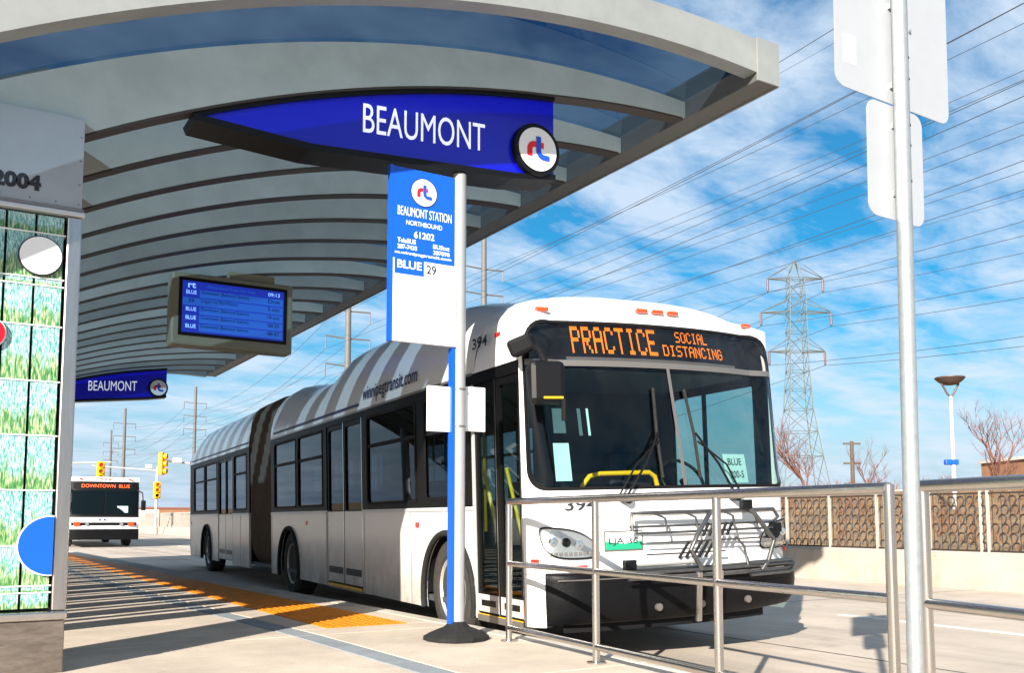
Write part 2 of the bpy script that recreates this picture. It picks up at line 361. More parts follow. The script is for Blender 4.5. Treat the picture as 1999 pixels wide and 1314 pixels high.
_tc = {}
def text2d(s, bold=0.0, space=1.0):
    if 'M' in s or 'N' in s: bold = 0.0
    key = (s, bold, space)
    if key in _tc: return _tc[key]
    cu = bpy.data.curves.new('t', 'FONT'); cu.body = s; cu.offset = bold; cu.space_character = space; cu.resolution_u = 4
    o = bpy.data.objects.new('t', cu); col.objects.link(o)
    bpy.context.view_layer.update()
    me = bpy.data.meshes.new_from_object(o.evaluated_get(bpy.context.evaluated_depsgraph_get()))
    v = [(p.co.x, p.co.y) for p in me.vertices]; f = [tuple(p.vertices) for p in me.polygons]
    bpy.data.objects.remove(o); bpy.data.curves.remove(cu); bpy.data.meshes.remove(me)
    x0 = min(p[0] for p in v); x1 = max(p[0] for p in v); y0 = min(p[1] for p in v); y1 = max(p[1] for p in v)
    v = [((p[0] - x0) / (x1 - x0), (p[1] - y0) / (y1 - y0)) for p in v]
    _tc[key] = (v, f, (x1 - x0) / (y1 - y0)); return _tc[key]
def lettering(s, fn, m, parent, w, h, bold=0.0, name='lettering', space=1.0):
    """fn(u,v): metres right / up from the text's lower left corner -> point"""
    v, f, _ = text2d(s, bold, space); mb = MB()
    mb.v = [tuple(fn(a * w, b * h)) for a, b in v]; mb.f = f
    me = bpy.data.meshes.new(name); me.from_pydata(mb.v, [], mb.f); me.materials.append(MATS[m])
    o = bpy.data.objects.new(name, me); col.objects.link(o); o.parent = parent
    return o
def face_at(x, y, z):       # plane facing -Y
    return lambda u, v: (x + u, y, z + v)

def disc(mb, cx, cz, r, y, n=40, t=0.0, cut=None):
    pts = [(cx + r * math.cos(2 * math.pi * k / n), cz + r * math.sin(2 * math.pi * k / n)) for k in range(n)]
    if cut: pts = [(min(p[0], cut), p[1]) for p in pts]
    mb.polyext(pts, [], lambda a, b, w: (a, y - w, b), t if t else 0.002)
    return mb
def strip(path, w):
    """flat stroke outline along a 2D path"""
    L, Rr = [], []
    for i, p in enumerate(path):
        a = path[max(0, i - 1)]; b = path[min(len(path) - 1, i + 1)]
        d = Vector((b[0] - a[0], b[1] - a[1])).normalized(); n = Vector((-d.y, d.x)) * w / 2
        L.append((p[0] + n.x, p[1] + n.y)); Rr.append((p[0] - n.x, p[1] - n.y))
    return L + Rr[::-1]
def rt_logo(parent, cx, cz, r, y):
    def arc(x, z, rad, a0, a1, n=8): return [(x + rad * math.cos(R(a0 + (a1 - a0) * k / n)), z + rad * math.sin(R(a0 + (a1 - a0) * k / n))) for k in range(n + 1)]
    k = r
    def put(path, w, m, dy, nm):
        o2 = strip([(cx + a * k, cz + b * k) for a, b in path], w * k)
        MB().polyext(o2, [], lambda a, b, t: (a, y - dy - t, b), 0.002).build(nm, m, parent)
    put([(-0.44, -0.38), (-0.44, -0.05)] + arc(-0.19, -0.05, 0.25, 180, 90) + [(0.30, 0.20)], 0.27, 'logo_red', 0.000, 'emblem_stroke')
    put([(0.02, 0.58), (0.02, -0.08)] + arc(0.29, -0.08, 0.27, 180, 270) + [(0.60, -0.35)], 0.25, 'logo_blue', 0.003, 'emblem_stroke')

# ------------------------------------------------------------------ ground, road, platform
RZ = -0.205
ground = MB().box(-900, 1500, -300, 2500, -1.2, -0.33).build('ground', 'dry_grass'); tag(ground, 'brown dry grass ground reaching to the horizon', 'ground', kind='structure')
def lerp_tab(tab, y):
    if y <= tab[0][0]: return tab[0][1]
    for (a, b), (c, d) in zip(tab, tab[1:]):
        if y <= c: return b + (d - b) * (y - a) / (c - a)
    (a, b), (c, d) = tab[-2], tab[-1]
    return d + (d - b) / (c - a) * (y - c)
curb = lambda y: lerp_tab([(6, 3.95), (8, 3.92), (14, 3.70), (30, 3.28)], y)
t_out = lambda y: lerp_tab([(7, 3.55), (14, 3.30), (28, 2.98)], y)
t_in = lambda y: lerp_tab([(7, 2.80), (14, 2.66), (28, 2.42)], y)
s_out = lambda y: lerp_tab([(5.6, 2.66), (7.2, 2.58), (10.2, 2.38), (14, 2.2), (28, 1.85)], y)
s_in = lambda y: s_out(y) - 0.20
YS, YE = -2.6, 34.0
road = MB().prism([(3.2, -40), (13.95, -40), (13.95, 105), (-12, 105), (-12, 36), (2.0, 36)], -0.33, RZ).build('road', 'road'); tag(road, 'pale concrete busway roadway beside the platform', 'road', kind='structure')
plat = MB()
edge = [(curb(y) - 0.17, y) for y in (YS, 2, 6, 8, 11, 14, 18, 24, 30, YE)]
plat.prism([(-9, YS)] + edge + [(-9, YE)], -0.33, -0.022)
platform = plat.build('platform', 'joint'); tag(platform, 'raised concrete bus platform', 'platform', kind='structure')
J = 0.008
def slab(fa, fb, y0, y1, m, name='slab', top=0.0, z0=-0.020, bev=0.004):
    q = [(fa(y0) + J, y0 + J), (fb(y0) - J, y0 + J), (fb(y1) - J, y1 - J), (fa(y1) + J, y1 - J)]
    return MB().prism(q, z0, top).build(name, m, platform, bevel=bev)
y = YS
while y < YE - 0.1:
    y1 = min(YE, y + 2.44)
    xs = [-9.0, -5.9, -2.8, 0.42]
    for a, b in zip(xs, xs[1:]): slab(lambda q, a=a: a, lambda q, b=b: b, y, y1, 'concrete')
    slab(lambda q: 0.42, s_in, y, y1, 'concrete')
    if y1 > 5.0: slab(s_in, s_out, y, y1, 'concrete_strip', 'paving_strip', 0.001)
    else: slab(s_in, s_out, y, y1, 'concrete')
    if y1 > 7.55 and y < 7.55:
        slab(s_out, lambda q: curb(q) - 0.17, y, 7.55, 'concrete'); slab(s_out, t_in, 7.55, y1, 'concrete'); slab(t_out, lambda q: curb(q) - 0.17, 7.55, y1, 'concrete')
    elif y >= 7.55:
        slab(s_out, t_in, y, y1, 'concrete'); slab(t_out, lambda q: curb(q) - 0.17, y, y1, 'concrete')
    else: slab(s_out, lambda q: curb(q) - 0.17, y, y1, 'concrete')
    MB().prism([(curb(y) - 0.165, y + J / 2), (curb(y), y + J / 2), (curb(y1), y1 - J / 2), (curb(y1) - 0.165, y1 - J / 2)], -0.34, 0.003).build('kerb', 'kerb', platform, bevel=0.015)
    y = y1
y = 7.55
while y < YE - 0.1:          # tactile tiles with raised bars
    y1 = min(YE, y + 0.61); mb = MB()
    q = [(t_in(y) + J, y + J), (t_out(y) - J, y + J), (t_out(y1) - J, y1 - J), (t_in(y1) + J, y1 - J)]
    mb.prism(q, -0.020, 0.003)
    if y < 14:
        for k in range(8):
            for j in range(9):
                xa = t_in(y) + 0.05 + (t_out(y) - t_in(y) - 0.1) * j / 8; ya = y + 0.05 + 0.51 * k / 7
                mb.lathe([(0.017, 0.003), (0.011, 0.008), (0.0, 0.008)], (xa, ya, 0), n=6)
    mb.build('tactile_tile', 'tactile', platform); y = y1
for (xa, ya, xb, yb) in ((8.9, 4.5, 9.0, 7.5), (8.85, 10.5, 8.95, 13.5), (8.8, 16.5, 8.9, 19.5), (8.6, 30, 8.7, 33), (8.5, 38, 8.6, 41), (8.4, 46, 8.5, 49), (8.9, -2, 9.0, 1)):
    MB().prism([(xa - .06, ya), (xa + .06, ya), (xb + .06, yb), (xb - .06, yb)], RZ + 0.001, RZ + 0.005).build('lane_line', 'white_line', road)

for yy in range(-3, 60, 6):
    MB().box(curb(yy) + 0.02, 13.93, yy, yy + 0.014, RZ + 0.0005, RZ + 0.0025).build('road_joint', 'joint', road)
for (xa, xb) in ((6.35, 6.38), (10.9, 10.94)):
    MB().box(xa, xa + 0.016, -12, 80, RZ + 0.003, RZ + 0.0045).build('road_joint', 'joint', road)
# far kerb wall, berm
BX = 13.95
wallo = MB()
wallo.prism([(BX, -12), (BX + 0.3, -12), (BX + 0.3, 95), (BX, 95)], -0.34, 0.355)
wall = wallo.build('concrete_wall', 'barrier', bevel=0.02); tag(wall, 'low concrete retaining wall under the screen fence', 'wall')
def berm_fn(u, v):
    X = BX + 0.3 + 45 * u; Y = -25 + 190 * v
    h = 0.30 + 1.75 * max(0, min(1, (X - 18) / 14)) * (0.75 + 0.25 * math.sin(Y * 0.07)) + 0.22 * noise.noise((X * 0.25, Y * 0.25, 0)) * min(1, (X - BX) / 4)
    if u > 0.97: h = -0.35
    return (X, Y, h)
berm = MB().grid(berm_fn, 60, 150).build('berm', 'dry_grass', smooth=60); tag(berm, 'brown dry grass slope behind the screen fence', 'slope', kind='structure')

# ------------------------------------------------------------------ canopy
CX, CZ, CR = 5.0, -5.757, 10.376
YN, YF, NB = 5.38, 24.36, 20
XL, XE = -2.7, 5.64  # ribs run on out of view to cast shadow streaks on the platform
XF, XD = -1.05, -1.6  # unseen ends of fascia and deck, placed to shape the platform shade
arc = lambda x, r: CZ + math.sqrt(max(0.01, r * r - (x - CX) ** 2))
rib_r = lambda x: 10.04 + (x - 0.655) * 0.045 + 0.05 * max(0, x - 4.2) / 1.44
canopy = empty('canopy', (0, 0, 0), (0, 0, 0), 'long curved grey steel canopy with deep ribs and blue glass roof over the platform', 'canopy')
def arch(xa, xb, rlo, rhi, y0, y1, n=44):
    mb = MB(); pts = []
    for i in range(n + 1): x = xa + (xb - xa) * i / n; pts.append((x, arc(x, rlo(x))))
    for i in range(n, -1, -1): x = xa + (xb - xa) * i / n; pts.append((x, arc(x, rhi(x))))
    return mb.polyext(pts, [], lambda a, b, w: (a, y0 + w, b), y1 - y0)
bay = (YF - YN) / NB
for i in range(1, NB):
    yy = YN + bay * i - 0.07
    arch(XL, XE - 0.004, rib_r, lambda x: 10.46, yy, yy + 0.11).build('rib', 'rib', canopy, smooth=30)
    arch(XL + 0.01, XE - 0.03, lambda x: rib_r(x) - 0.016, lambda x: rib_r(x) - 0.001, yy + 0.004, yy + 0.135).build('rib_shade_strip', 'rib_shade_strip', canopy, smooth=30)  # added dark strip, painted shade for the gap below the rib
arch(XF, XE - 0.004, lambda x: CR, lambda x: 10.66, YN, YN + 0.14).build('end_fascia', 'fascia', canopy, smooth=30)
arch(XL, XE - 0.004, lambda x: CR - 0.1, lambda x: 10.66, YF - 0.14, YF).build('end_fascia', 'fascia', canopy, smooth=30)
ez0, ez1 = arc(5.7, CR) - 0.066, arc(5.7, CR) + 0.29
MB().prism([(XE, YN), (XE + 0.22, YN), (XE + 0.22, YF), (XE, YF)], ez0, ez1).build('edge_beam', 'edge_beam', canopy, bevel=0.01)
MB().box(XE + 0.223, XE + 0.24, YN - 0.004, YF + 0.004, ez0 - 0.01, ez1 + 0.012).build('edge_fascia', 'fascia', canopy)
MB().box(XE - 0.01, XE + 0.24, YN - 0.02, YN - 0.004, ez0 - 0.004, ez1 + 0.01).build('corner_plate', 'fascia', canopy)
MB().prism([(XL - 0.2, YN), (XL, YN), (XL, YF), (XL - 0.2, YF)], arc(XL, 10.46) - 0.35, arc(XL, 10.46)).build('gutter_beam', 'edge_beam', canopy)
for i in range(NB):       # roof glass, one pane a bay
    ya, yb = YN + bay * i + 0.075, YN + bay * (i + 1) - 0.03
    if i == 0: ya = YN + 0.15
    xg = XF if i == 0 else 0.47
    if i: arch(XD, 0.45, lambda x: 10.462, lambda x: 10.51, ya - 0.06, yb + 0.05, 16).build('roof_deck', 'deck', canopy, smooth=30)
    arch(xg, XE - 0.01, lambda x: 10.475, lambda x: 10.487, ya - 0.06 if i else ya, yb + 0.05, 30).build('glass_pane', 'canopy_glass', canopy, smooth=30)
for i in range(1, NB):  # unseen slats added between the ribs to break up their shadow streaks
    yy = YN + bay * i
    for k, (dy_, w_) in enumerate(((0.30, 0.10), (0.62, 0.16))):
        arch(XL, XD - 0.01, lambda x: 10.30, lambda x: 10.40, yy + dy_, yy + dy_ + w_, 10).build('shadow_slat', 'rib', canopy)
# back columns that carry the canopy, hidden behind the art panels
for yy in (12.0, 17.5, 23.0):
    MB().tube([(-0.2, yy, 0.0), (-0.2, yy, 3.02)], 0.11, 20).build('column', 'galvanised', canopy, smooth=40)

# display
def display():
    X0, X1, Z0, Z1, Y = 2.43, 4.03, 3.14, 4.10, 12.45
    d = empty('arrival_display', (0, 0, 0), (0, 0, 0), 'arrival display with blue timetable screen hung under the canopy', 'display')
    MB().box(X0, X1, Y, Y + 0.28, Z0, Z1).build('casing', 'display_case', d, bevel=0.03)
    MB().box(X0 + 0.75, X1 - 0.25, Y + 0.06, Y + 0.24, Z1, arc(3.2, 10.14) - 0.02).build('bracket', 'display_case', d)
    fr = MB(); fr.polyext([(X0 + .09, Z0 + .13), (X1 - .09, Z0 + .13), (X1 - .09, Z1 - .07), (X0 + .09, Z1 - .07)], [[(X0 + .13, Z0 + .17), (X0 + .13, Z1 - .11), (X1 - .13, Z1 - .11), (X1 - .13, Z0 + .17)]], lambda a, b, w: (a, Y - w, b), 0.012)
    fr.build('bezel', 'black', d)
    sx0, sx1, sz0, sz1 = X0 + .13, X1 - .13, Z0 + .17, Z1 - .11
    scr = MB().box(sx0, sx1, Y - 0.004, Y - 0.001, sz0, sz1).build('screen', 'screen_dark', d)
    rows = [('29', 'Downtown (Balmoral Station)', 'Due'), ('', 'Logan via Northwest', '5 min'), ('BLUE', 'Downtown (Balmoral Station)', '19 min'), ('BLUE', 'Downtown (Balmoral Station)', '08:35'), ('BLUE', 'Downtown (Balmoral Station)', '08:47')]
    h = (sz1 - sz0 - 0.10) / 5.2
    for i, (a, b, c) in enumerate(rows):
        z = sz1 - 0.105 - h * (i + 1); xl = sx0 + 0.22 if i != 1 else sx0 + 0.01
        MB().box(xl, sx1 - 0.015, Y - 0.007, Y - 0.0045, z + 0.008, z + h - 0.006).build('screen_row', 'screen_light', scr)
        lettering(b, face_at(sx0 + 0.24, Y - 0.009, z + 0.045), 'screen_text', scr, 0.62 if i != 1 else 0.48, 0.058, 0.008)
        lettering(c, face_at(sx1 - 0.22, Y - 0.009, z + 0.045), 'screen_text', scr, 0.16, 0.05, 0.008)
        if a and i != 0: lettering(a, face_at(sx0 + 0.05, Y - 0.006, z + 0.045), 'screen_white', scr, 0.13, 0.05, 0.01)
        if i == 1: lettering('29', face_at(sx0 + 0.08, Y - 0.009, z + 0.045), 'screen_text', scr, 0.07, 0.05, 0.01)
    lettering('BLUE', face_at(sx0 + 0.05, Y - 0.006, sz1 - 0.105 - h + 0.045), 'screen_white', scr, 0.13, 0.05, 0.01)
    lettering('09:13', face_at(sx1 - 0.22, Y - 0.006, sz1 - 0.08), 'screen_white', scr, 0.16, 0.05, 0.01)
    lettering('Departures from this stop', face_at(sx0 + 0.32, Y - 0.006, sz1 - 0.08), 'screen_light', scr, 0.62, 0.045, 0.01)
    lettering('rt', face_at(sx0 + 0.07, Y - 0.006, sz1 - 0.09), 'screen_white', scr, 0.10, 0.07, 0.02)
display()

# hanging name signs
def name_sign(y, xr, zb, zt, label, xl=1.34, zl=3.50):
    d = empty('station_sign', (0, 0, 0), (0, 0, 0), label, 'sign', 'name signs under the canopy')
    n = 24; top = []
    rbx = lambda x: arc(x, rib_r(x)) - 0.03
    for i in range(n + 1):
        x = xr + (xl - xr) * i / n; top.append((x, rbx(x)))
    bot = [(xl, rbx(xl) - 0.012), (xl + 0.8, zl + 0.045), (xr - 0.4, zb - 0.06), (xr, zb)]
    MB().polyext(bot + top, [], lambda a, b, w: (a, y + w, b), 0.24).build('sign_box', 'blue_sign', d)
    mb = MB()
    mb.polyext([(p[0] - (0.02 if i == 0 else 0), p[1] + 0.012) for i, p in enumerate(bot)] + [(p[0], p[1] - 0.035) for p in bot[::-1]], [], lambda a, b, w: (a, y - 0.03 + w, b), 0.30); mb.build('bottom_trim', 'black', d)
    mb = MB()
    mb.polyext([(p[0], p[1] + 0.028) for p in top[::-1]] + [(p[0], p[1] - 0.02) for p in top], [], lambda a, b, w: (a, y - 0.02 + w, b), 0.28); mb.build('top_trim', 'black', d)
    dz = zb - 3.72; ddx = xr - 4.22
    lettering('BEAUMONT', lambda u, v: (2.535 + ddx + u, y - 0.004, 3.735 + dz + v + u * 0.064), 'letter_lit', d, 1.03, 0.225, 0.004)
    cx, cz = 4.03 + ddx, 3.90 + dz
    mb = MB(); mb.lathe([(0.0, -0.05), (0.215, -0.05), (0.22, -0.04), (0.22, 0.30), (0.0, 0.30)], (cx, y, cz), 'y', 48); ring = mb.build('emblem_ring', 'black', d, smooth=40)
    disc(MB(), cx, cz, 0.18, y - 0.052, t=0.006).build('emblem_face', 'white_sign', ring)
    rt_logo(ring, cx, cz, 0.18, y - 0.060)
    return d
name_sign(6.30, 4.22, 3.72, 4.38, 'large blue BEAUMONT sign above the bus stop pole')
name_sign(23.0, 4.44, 3.78, 4.45, 'blue BEAUMONT sign hung at the far end of the canopy', xl=1.55)

# ------------------------------------------------------------------ art pylon
def pylon():
    d = empty('art_pylon', (0, 6.2, 0), (0, 0, 0), 'steel framed pylon with green reed glass tiles and coloured discs', 'pylon')
    xl, xr, t = -0.28, 0.672, 0.24
    MB().box(xl, xr - 0.006, 0.006, t, 0, 0.305).build('plinth', 'brushed', d, bevel=0.006)
    MB().box(xl, xr + 0.006, -0.012, t, 0.308, 0.360).build('sill', 'steel', d, bevel=0.012)
    MB().box(xr - 0.082, xr, 0, t, 0.363, 2.742).build('frame_post', 'stainless', d, bevel=0.008)
    MB().box(xl, xl + 0.08, 0, t, 0.363, 2.742).build('frame_post', 'stainless', d, bevel=0.008)
    MB().box(xl + 0.084, xr - 0.086, 0.10, t - 0.02, 0.362, 2.742).build('backing', 'black', d)
    MB().box(xl, xr + 0.012, -0.02, t, 2.745, 2.775).build('head_trim', 'aluminium', d, bevel=0.006)
    MB().box(xl, xr + 0.006, -0.012, t, 2.778, 2.795).build('head_trim', 'grey_trim', d)
    hd = MB().box(xl, xr - 0.006, 0.0, t, 2.798, 3.372).build('header_panel', 'sheet_metal', d, bevel=0.004)
    rm = MB().lathe([(0.006, 0.0), (0.005, -0.003), (0.0, -0.004)], (0, 0, 0), 'y', 10).mesh('rivet', 'grey_trim', 40)
    for x in (0.06, 0.22, 0.38, 0.52, 0.645): inst('rivet', rm, hd, (x, 0, 2.825))
    for z in (2.95, 3.1, 3.25): inst('rivet', rm, hd, (0.648, 0, z))
    lettering('2004', face_at(0.175, -0.003, 2.868), 'ink', d, 0.262, 0.098, 0.055)
    # tiles
    xs = [0.586 - 0.006]
    while xs[-1] > xl + 0.1: xs.append(xs[-1] - 0.158)
    zs = [0.375, 0.470, 0.510, 0.745, 1.07, 1.395, 1.72, 2.055, 2.30, 2.345, 2.62, 2.735]
    cache = {}
    for i in range(len(xs) - 1):
        for a, b in zip(zs, zs[1:]):
            w, h = xs[i] - xs[i + 1], b - a; key = round(h, 3)
            if key not in cache: cache[key] = MB().box(0.007, w - 0.007, 0.02, 0.095, 0.004, h - 0.004).mesh('glass_tile', 'reed_glass')
            inst('glass_tile', cache[key], d, (xs[i + 1], 0, a))
    for z in zs[1:-1]: MB().box(xl + 0.085, xr - 0.087, 0.012, 0.096, z - 0.0035, z + 0.0035).build('glazing_bar', 'white_sign', d)
    mb = MB(); disc(mb, 0.452, 2.475, 0.122, 0.006, t=0.012).build('disc_rim', 'ink', d)
    disc(MB(), 0.452, 2.475, 0.114, -0.008, t=0.004).build('white_disc', 'white_sign', d)
    disc(MB(), 0.195, 1.985, 0.095, 0.006, t=0.012).build('disc_rim', 'white_sign', d); disc(MB(), 0.195, 1.985, 0.088, -0.008, t=0.004).build('red_disc', 'red_disc', d)
    disc(MB(), 0.570, 0.745, 0.178, 0.006, t=0.012, cut=0.586).build('disc_rim', 'white_sign', d); disc(MB(), 0.570, 0.745, 0.170, -0.008, t=0.004, cut=0.585).build('blue_disc', 'blue_disc', d)
pylon()

# ------------------------------------------------------------------ bus stop pole with blade
def stop_pole():
    px, py = 3.365, 6.34
    d = empty('bus_stop_pole', (0, 0, 0), (0, 0, 0), 'round steel bus stop pole with tall blue and white blade sign', 'bus stop sign')
    MB().tube([(px, py, 0.05), (px, py, 3.585)], 0.052, 28).build('pole', 'pole_grey', d, smooth=40)
    MB().box(px - 0.075, px - 0.048, py - 0.03, py + 0.03, 0.12, 2.205).build('blue_strip', 'blade_blue', d)
    mb = MB(); n = 28; b = []
    for k, (r, z) in enumerate(((0.245, 0.0), (0.24, 0.03), (0.20, 0.06), (0.10, 0.10), (0.06, 0.135))): b.append((r, z))
    mb.lathe(b, (px, py, 0), 'z', 12)
    for i, p in enumerate(mb.v):
        k = 1 + 0.10 * noise.noise(Vector(p) * 9); mb.v[i] = (px + (p[0] - px) * k, py + (p[1] - py) * k, p[2] * (1 + 0.15 * noise.noise(Vector(p) * 7 + Vector((3, 1, 2)))) if p[2] > 0 else 0.001)
    mb.build('base_boot', 'rubber', d)
    x0, x1, z0, z1, yb = 2.768, 3.298, 2.21, 3.535, py - 0.045
    MB().box(x0, x1 + 0.02, yb, yb + 0.035, z0, z1).build('blade', 'white_sign', d, bevel=0.004)
    MB().box(x0 - 0.012, x0 + 0.014, yb - 0.004, yb + 0.039, z0 - 0.004, z1 + 0.003).build('blade_edge', 'blade_blue', d)
    zs = 2.835
    MB().box(x0 + 0.016, x1, yb - 0.003, yb - 0.0005, zs, z1 - 0.003).build('blue_field', 'blade_blue', d)
    MB().box(x0 + 0.030, x0 + 0.268, yb - 0.005, yb - 0.0005, zs - 0.115, zs + 0.02).build('route_patch', 'blade_blue', d)
    MB().box(x0 + 0.278, x0 + 0.385, yb - 0.0035, yb - 0.0005, zs - 0.115, zs - 0.003).build('route_patch', 'plate_white', d)
    cx, cz = x0 + 0.265, 3.365
    disc(MB(), cx, cz, 0.112, yb - 0.0035, t=0.002).build('emblem_ring', 'navy', d)
    disc(MB(), cx, cz, 0.104, yb - 0.006, t=0.002).build('emblem_face', 'white_sign', d); rt_logo(d, cx, cz, 0.104, yb - 0.0085)
    yt = yb - 0.0045
    lettering('BEAUMONT STATION', face_at(x0 + 0.05, yt, 3.165), 'letter_white', d, 0.45, 0.070, 0.012)
    lettering('NORTHBOUND', face_at(x0 + 0.12, yt, 3.098), 'letter_white', d, 0.30, 0.036, 0.02)
    lettering('61202', face_at(x0 + 0.185, yt, 3.005), 'letter_white', d, 0.17, 0.052, 0.02)
    lettering('TeleBUS', face_at(x0 + 0.05, yt, 2.955), 'letter_white', d, 0.15, 0.036, 0.02); lettering('287-7433', face_at(x0 + 0.05, yt, 2.908), 'letter_white', d, 0.16, 0.034, 0.02)
    lettering('BUStxt', face_at(x0 + 0.345, yt, 2.945), 'letter_white', d, 0.14, 0.034, 0.02); lettering('287898', face_at(x0 + 0.345, yt, 2.900), 'letter_white', d, 0.14, 0.032, 0.02)
    lettering('m.winnipegtransit.com', face_at(x0 + 0.03, yt, 2.862), 'letter_white', d, 0.47, 0.028, 0.02)
    lettering('BLUE', face_at(x0 + 0.05, yb - 0.007, zs - 0.075), 'letter_white', d, 0.20, 0.062, 0.02)
    lettering('29', face_at(x0 + 0.292, yb - 0.006, zs - 0.092), 'ink', d, 0.08, 0.068, 0.015)
    for za in (1.60, 1.885):
        MB().lathe([(0.058, 0), (0.058, 0.012)], (px, py, za), 'z', 28).build('clamp_band', 'grey_trim', d)
    c = empty('schedule_holder', (0, 0, 0), (0, 0, 0), 'two white schedule cards clamped on the bus stop pole', 'notice')
    MB().box(3.105, 3.310, py + 0.0, py + 0.03, 1.56, 1.905).build('card', 'white_sign', c, bevel=0.004)
    MB().box(3.420, 3.600, py + 0.0, py + 0.03, 1.575, 1.92).build('card', 'white_sign', c, bevel=0.004)
    MB().box(3.310, 3.312, py + 0.012, py + 0.02, 1.6, 1.9).build('mount', 'grey_trim', c)
stop_pole()

# ------------------------------------------------------------------ railings
def railing(posts, label, zt=1.03, zm=0.57, zb=0.10, drop_first=True, r=0.0235):
    d = empty('railing', (0, 0, 0), (0, 0, 0), label, 'railing', 'steel railings along the platform edge')
    a, b = Vector((*posts[0], 0)), Vector((*posts[-1], 0))
    def mitre(z): return [Vector((*posts[0], 0)) + Vector((0, 0, z)), Vector((*posts[-1], 0)) + Vector((0, 0, z))]
    top = MB().tube([(*posts[0], zt), (*posts[-1], zt)], r * 1.08, 18); top.build('top_rail', 'steel', d, smooth=40)
    for z, nm in ((zm, 'middle_rail'), (zb, 'bottom_rail')):
        MB().tube([(*posts[0], z), (*posts[-1], z)], r * 0.92, 18).build(nm, 'steel', d, smooth=40)
    for i, p in enumerate(posts):
        po = MB().tube([(*p, 0.0), (*p, zt + (r * 0.6 if i in (0, len(posts) - 1) else 0))], r, 18).build('post', 'steel', d, smooth=40)
        MB().lathe([(0.062, 0.001), (0.062, 0.009), (0.03, 0.012)], (*p, 0), 'z', 24).build('flange', 'steel', po, smooth=40)
    return d
railing([(3.646, 6.06), (3.563, 4.86), (3.482, 3.68), (3.403, 2.567)], 'steel railing beside the front of the big bus')
railing([(3.335, 2.36), (3.08, 1.38), (2.83, 0.41)], 'steel railing starting behind the sign post and leading away from the bus')

# ------------------------------------------------------------------ sign post seen from behind
def back_sign():
    px, py = 2.818, 2.05
    d = empty('sign_post', (px, py, 0), (0, R(1.1), 0), 'round galvanised post with two blank sign backs', 'sign post')
    MB().tube([(0, 0, 0), (0, 0, 3.30)], 0.0275, 24).build('post', 'galvanised', d, smooth=40)
    def panel(x0, x1, z0, z1, rr, y, nm):
        pts = []
        for (cx, cz, a0) in ((x1 - rr, z1 - rr, 0), (x0 + rr, z1 - rr, 90), (x0 + rr, z0 + rr, 180), (x1 - rr, z0 + rr, 270)):
            for k in range(7): a = R(a0 + 15 * k); pts.append((cx + rr * math.cos(a), cz + rr * math.sin(a)))
        return MB().polyext(pts, [], lambda a, b, w: (a, y + w, b), 0.003).build(nm, 'sign_back', d)
    p = panel(-0.305, 0.325, 2.385, 3.15, 0.045, 0.034, 'sign_plate')
    MB().box(-0.26, -0.20, 0.0325, 0.0339, 2.475, 2.58).build('sticker', 'white_sign', p)
    panel(-0.15, 0.155, 1.955, 2.375, 0.045, 0.030, 'sign_plate')
    hm = MB().lathe([(0.0045, 0.0), (0.0045, 0.002)], (0, 0, 0), 'y', 12).mesh('bolt_hole', 'black')
    for z in (2.54, 2.46, 2.29, 2.215, 2.085): inst('bolt_hole', hm, d, (0.0125, -0.0262, z), (0, 0, R(26)))
    MB().lathe([(0.006, -0.006), (0.006, 0.0)], (0.10, 0.033, 2.69), 'y', 12).build('bolt', 'galvanised', p)
    for z in (2.45, 2.75, 3.05, 2.05, 2.3): MB().box(-0.02, 0.02, 0.024, 0.0338 if z > 2.4 else 0.0298, z - 0.01, z + 0.01).build('bracket', 'galvanised', d)
back_sign()

# ------------------------------------------------------------------ articulated bus
HW = 1.29; ZB, ZT = 1.24, 2.40
def plan_path():
    pts = []
    for i in range(31): x = 1.05 * i / 30; pts.append((x, 0.12 + 0.12 * x * x))
    p0, p1, p2 = (1.05, 0.2523), (1.275, 0.30), (HW, 0.52)
    for i in range(1, 17):
        t = i / 16; pts.append(((1 - t) ** 2 * p0[0] + 2 * t * (1 - t) * p1[0] + t * t * p2[0], (1 - t) ** 2 * p0[1] + 2 * t * (1 - t) * p1[1] + t * t * p2[1]))
    s = [0]
    for a, b in zip(pts, pts[1:]): s.append(s[-1] + math.hypot(b[0] - a[0], b[1] - a[1]))
    return pts, s
PP, PS = plan_path(); SMAX = PS[-1]
def lean(z):
    return lerp_tab([(0, 0), (1.30, 0.0), (1.5, 0.03), (2.36, 0.19), (2.72, 0.28), (2.85, 0.33)], z)
def fp(s, z, off=0.0):
    sg = -1 if s < 0 else 1; a = min(abs(s), SMAX)
    k = 0
    while k < len(PS) - 2 and PS[k + 1] < a: k += 1
    t = (a - PS[k]) / (PS[k + 1] - PS[k]); x = PP[k][0] + (PP[k + 1][0] - PP[k][0]) * t; yv = PP[k][1] + (PP[k + 1][1] - PP[k][1]) * t
    dxx, dyy = PP[k + 1][0] - PP[k][0], PP[k + 1][1] - PP[k][1]; l = math.hypot(dxx, dyy); nx, ny = dyy / l, -dxx / l
    w = 1 - max(0, min(1, (a - 1.02) / (SMAX - 1.02))) ** 1.2
    x *= 1 - 0.030 * w * max(0, min(1, (z - 1.45) / 1.3)) * min(1, a / 0.9) ** 2
    return (sg * (x + nx * off), yv + lean(z) * w + ny * off, z)
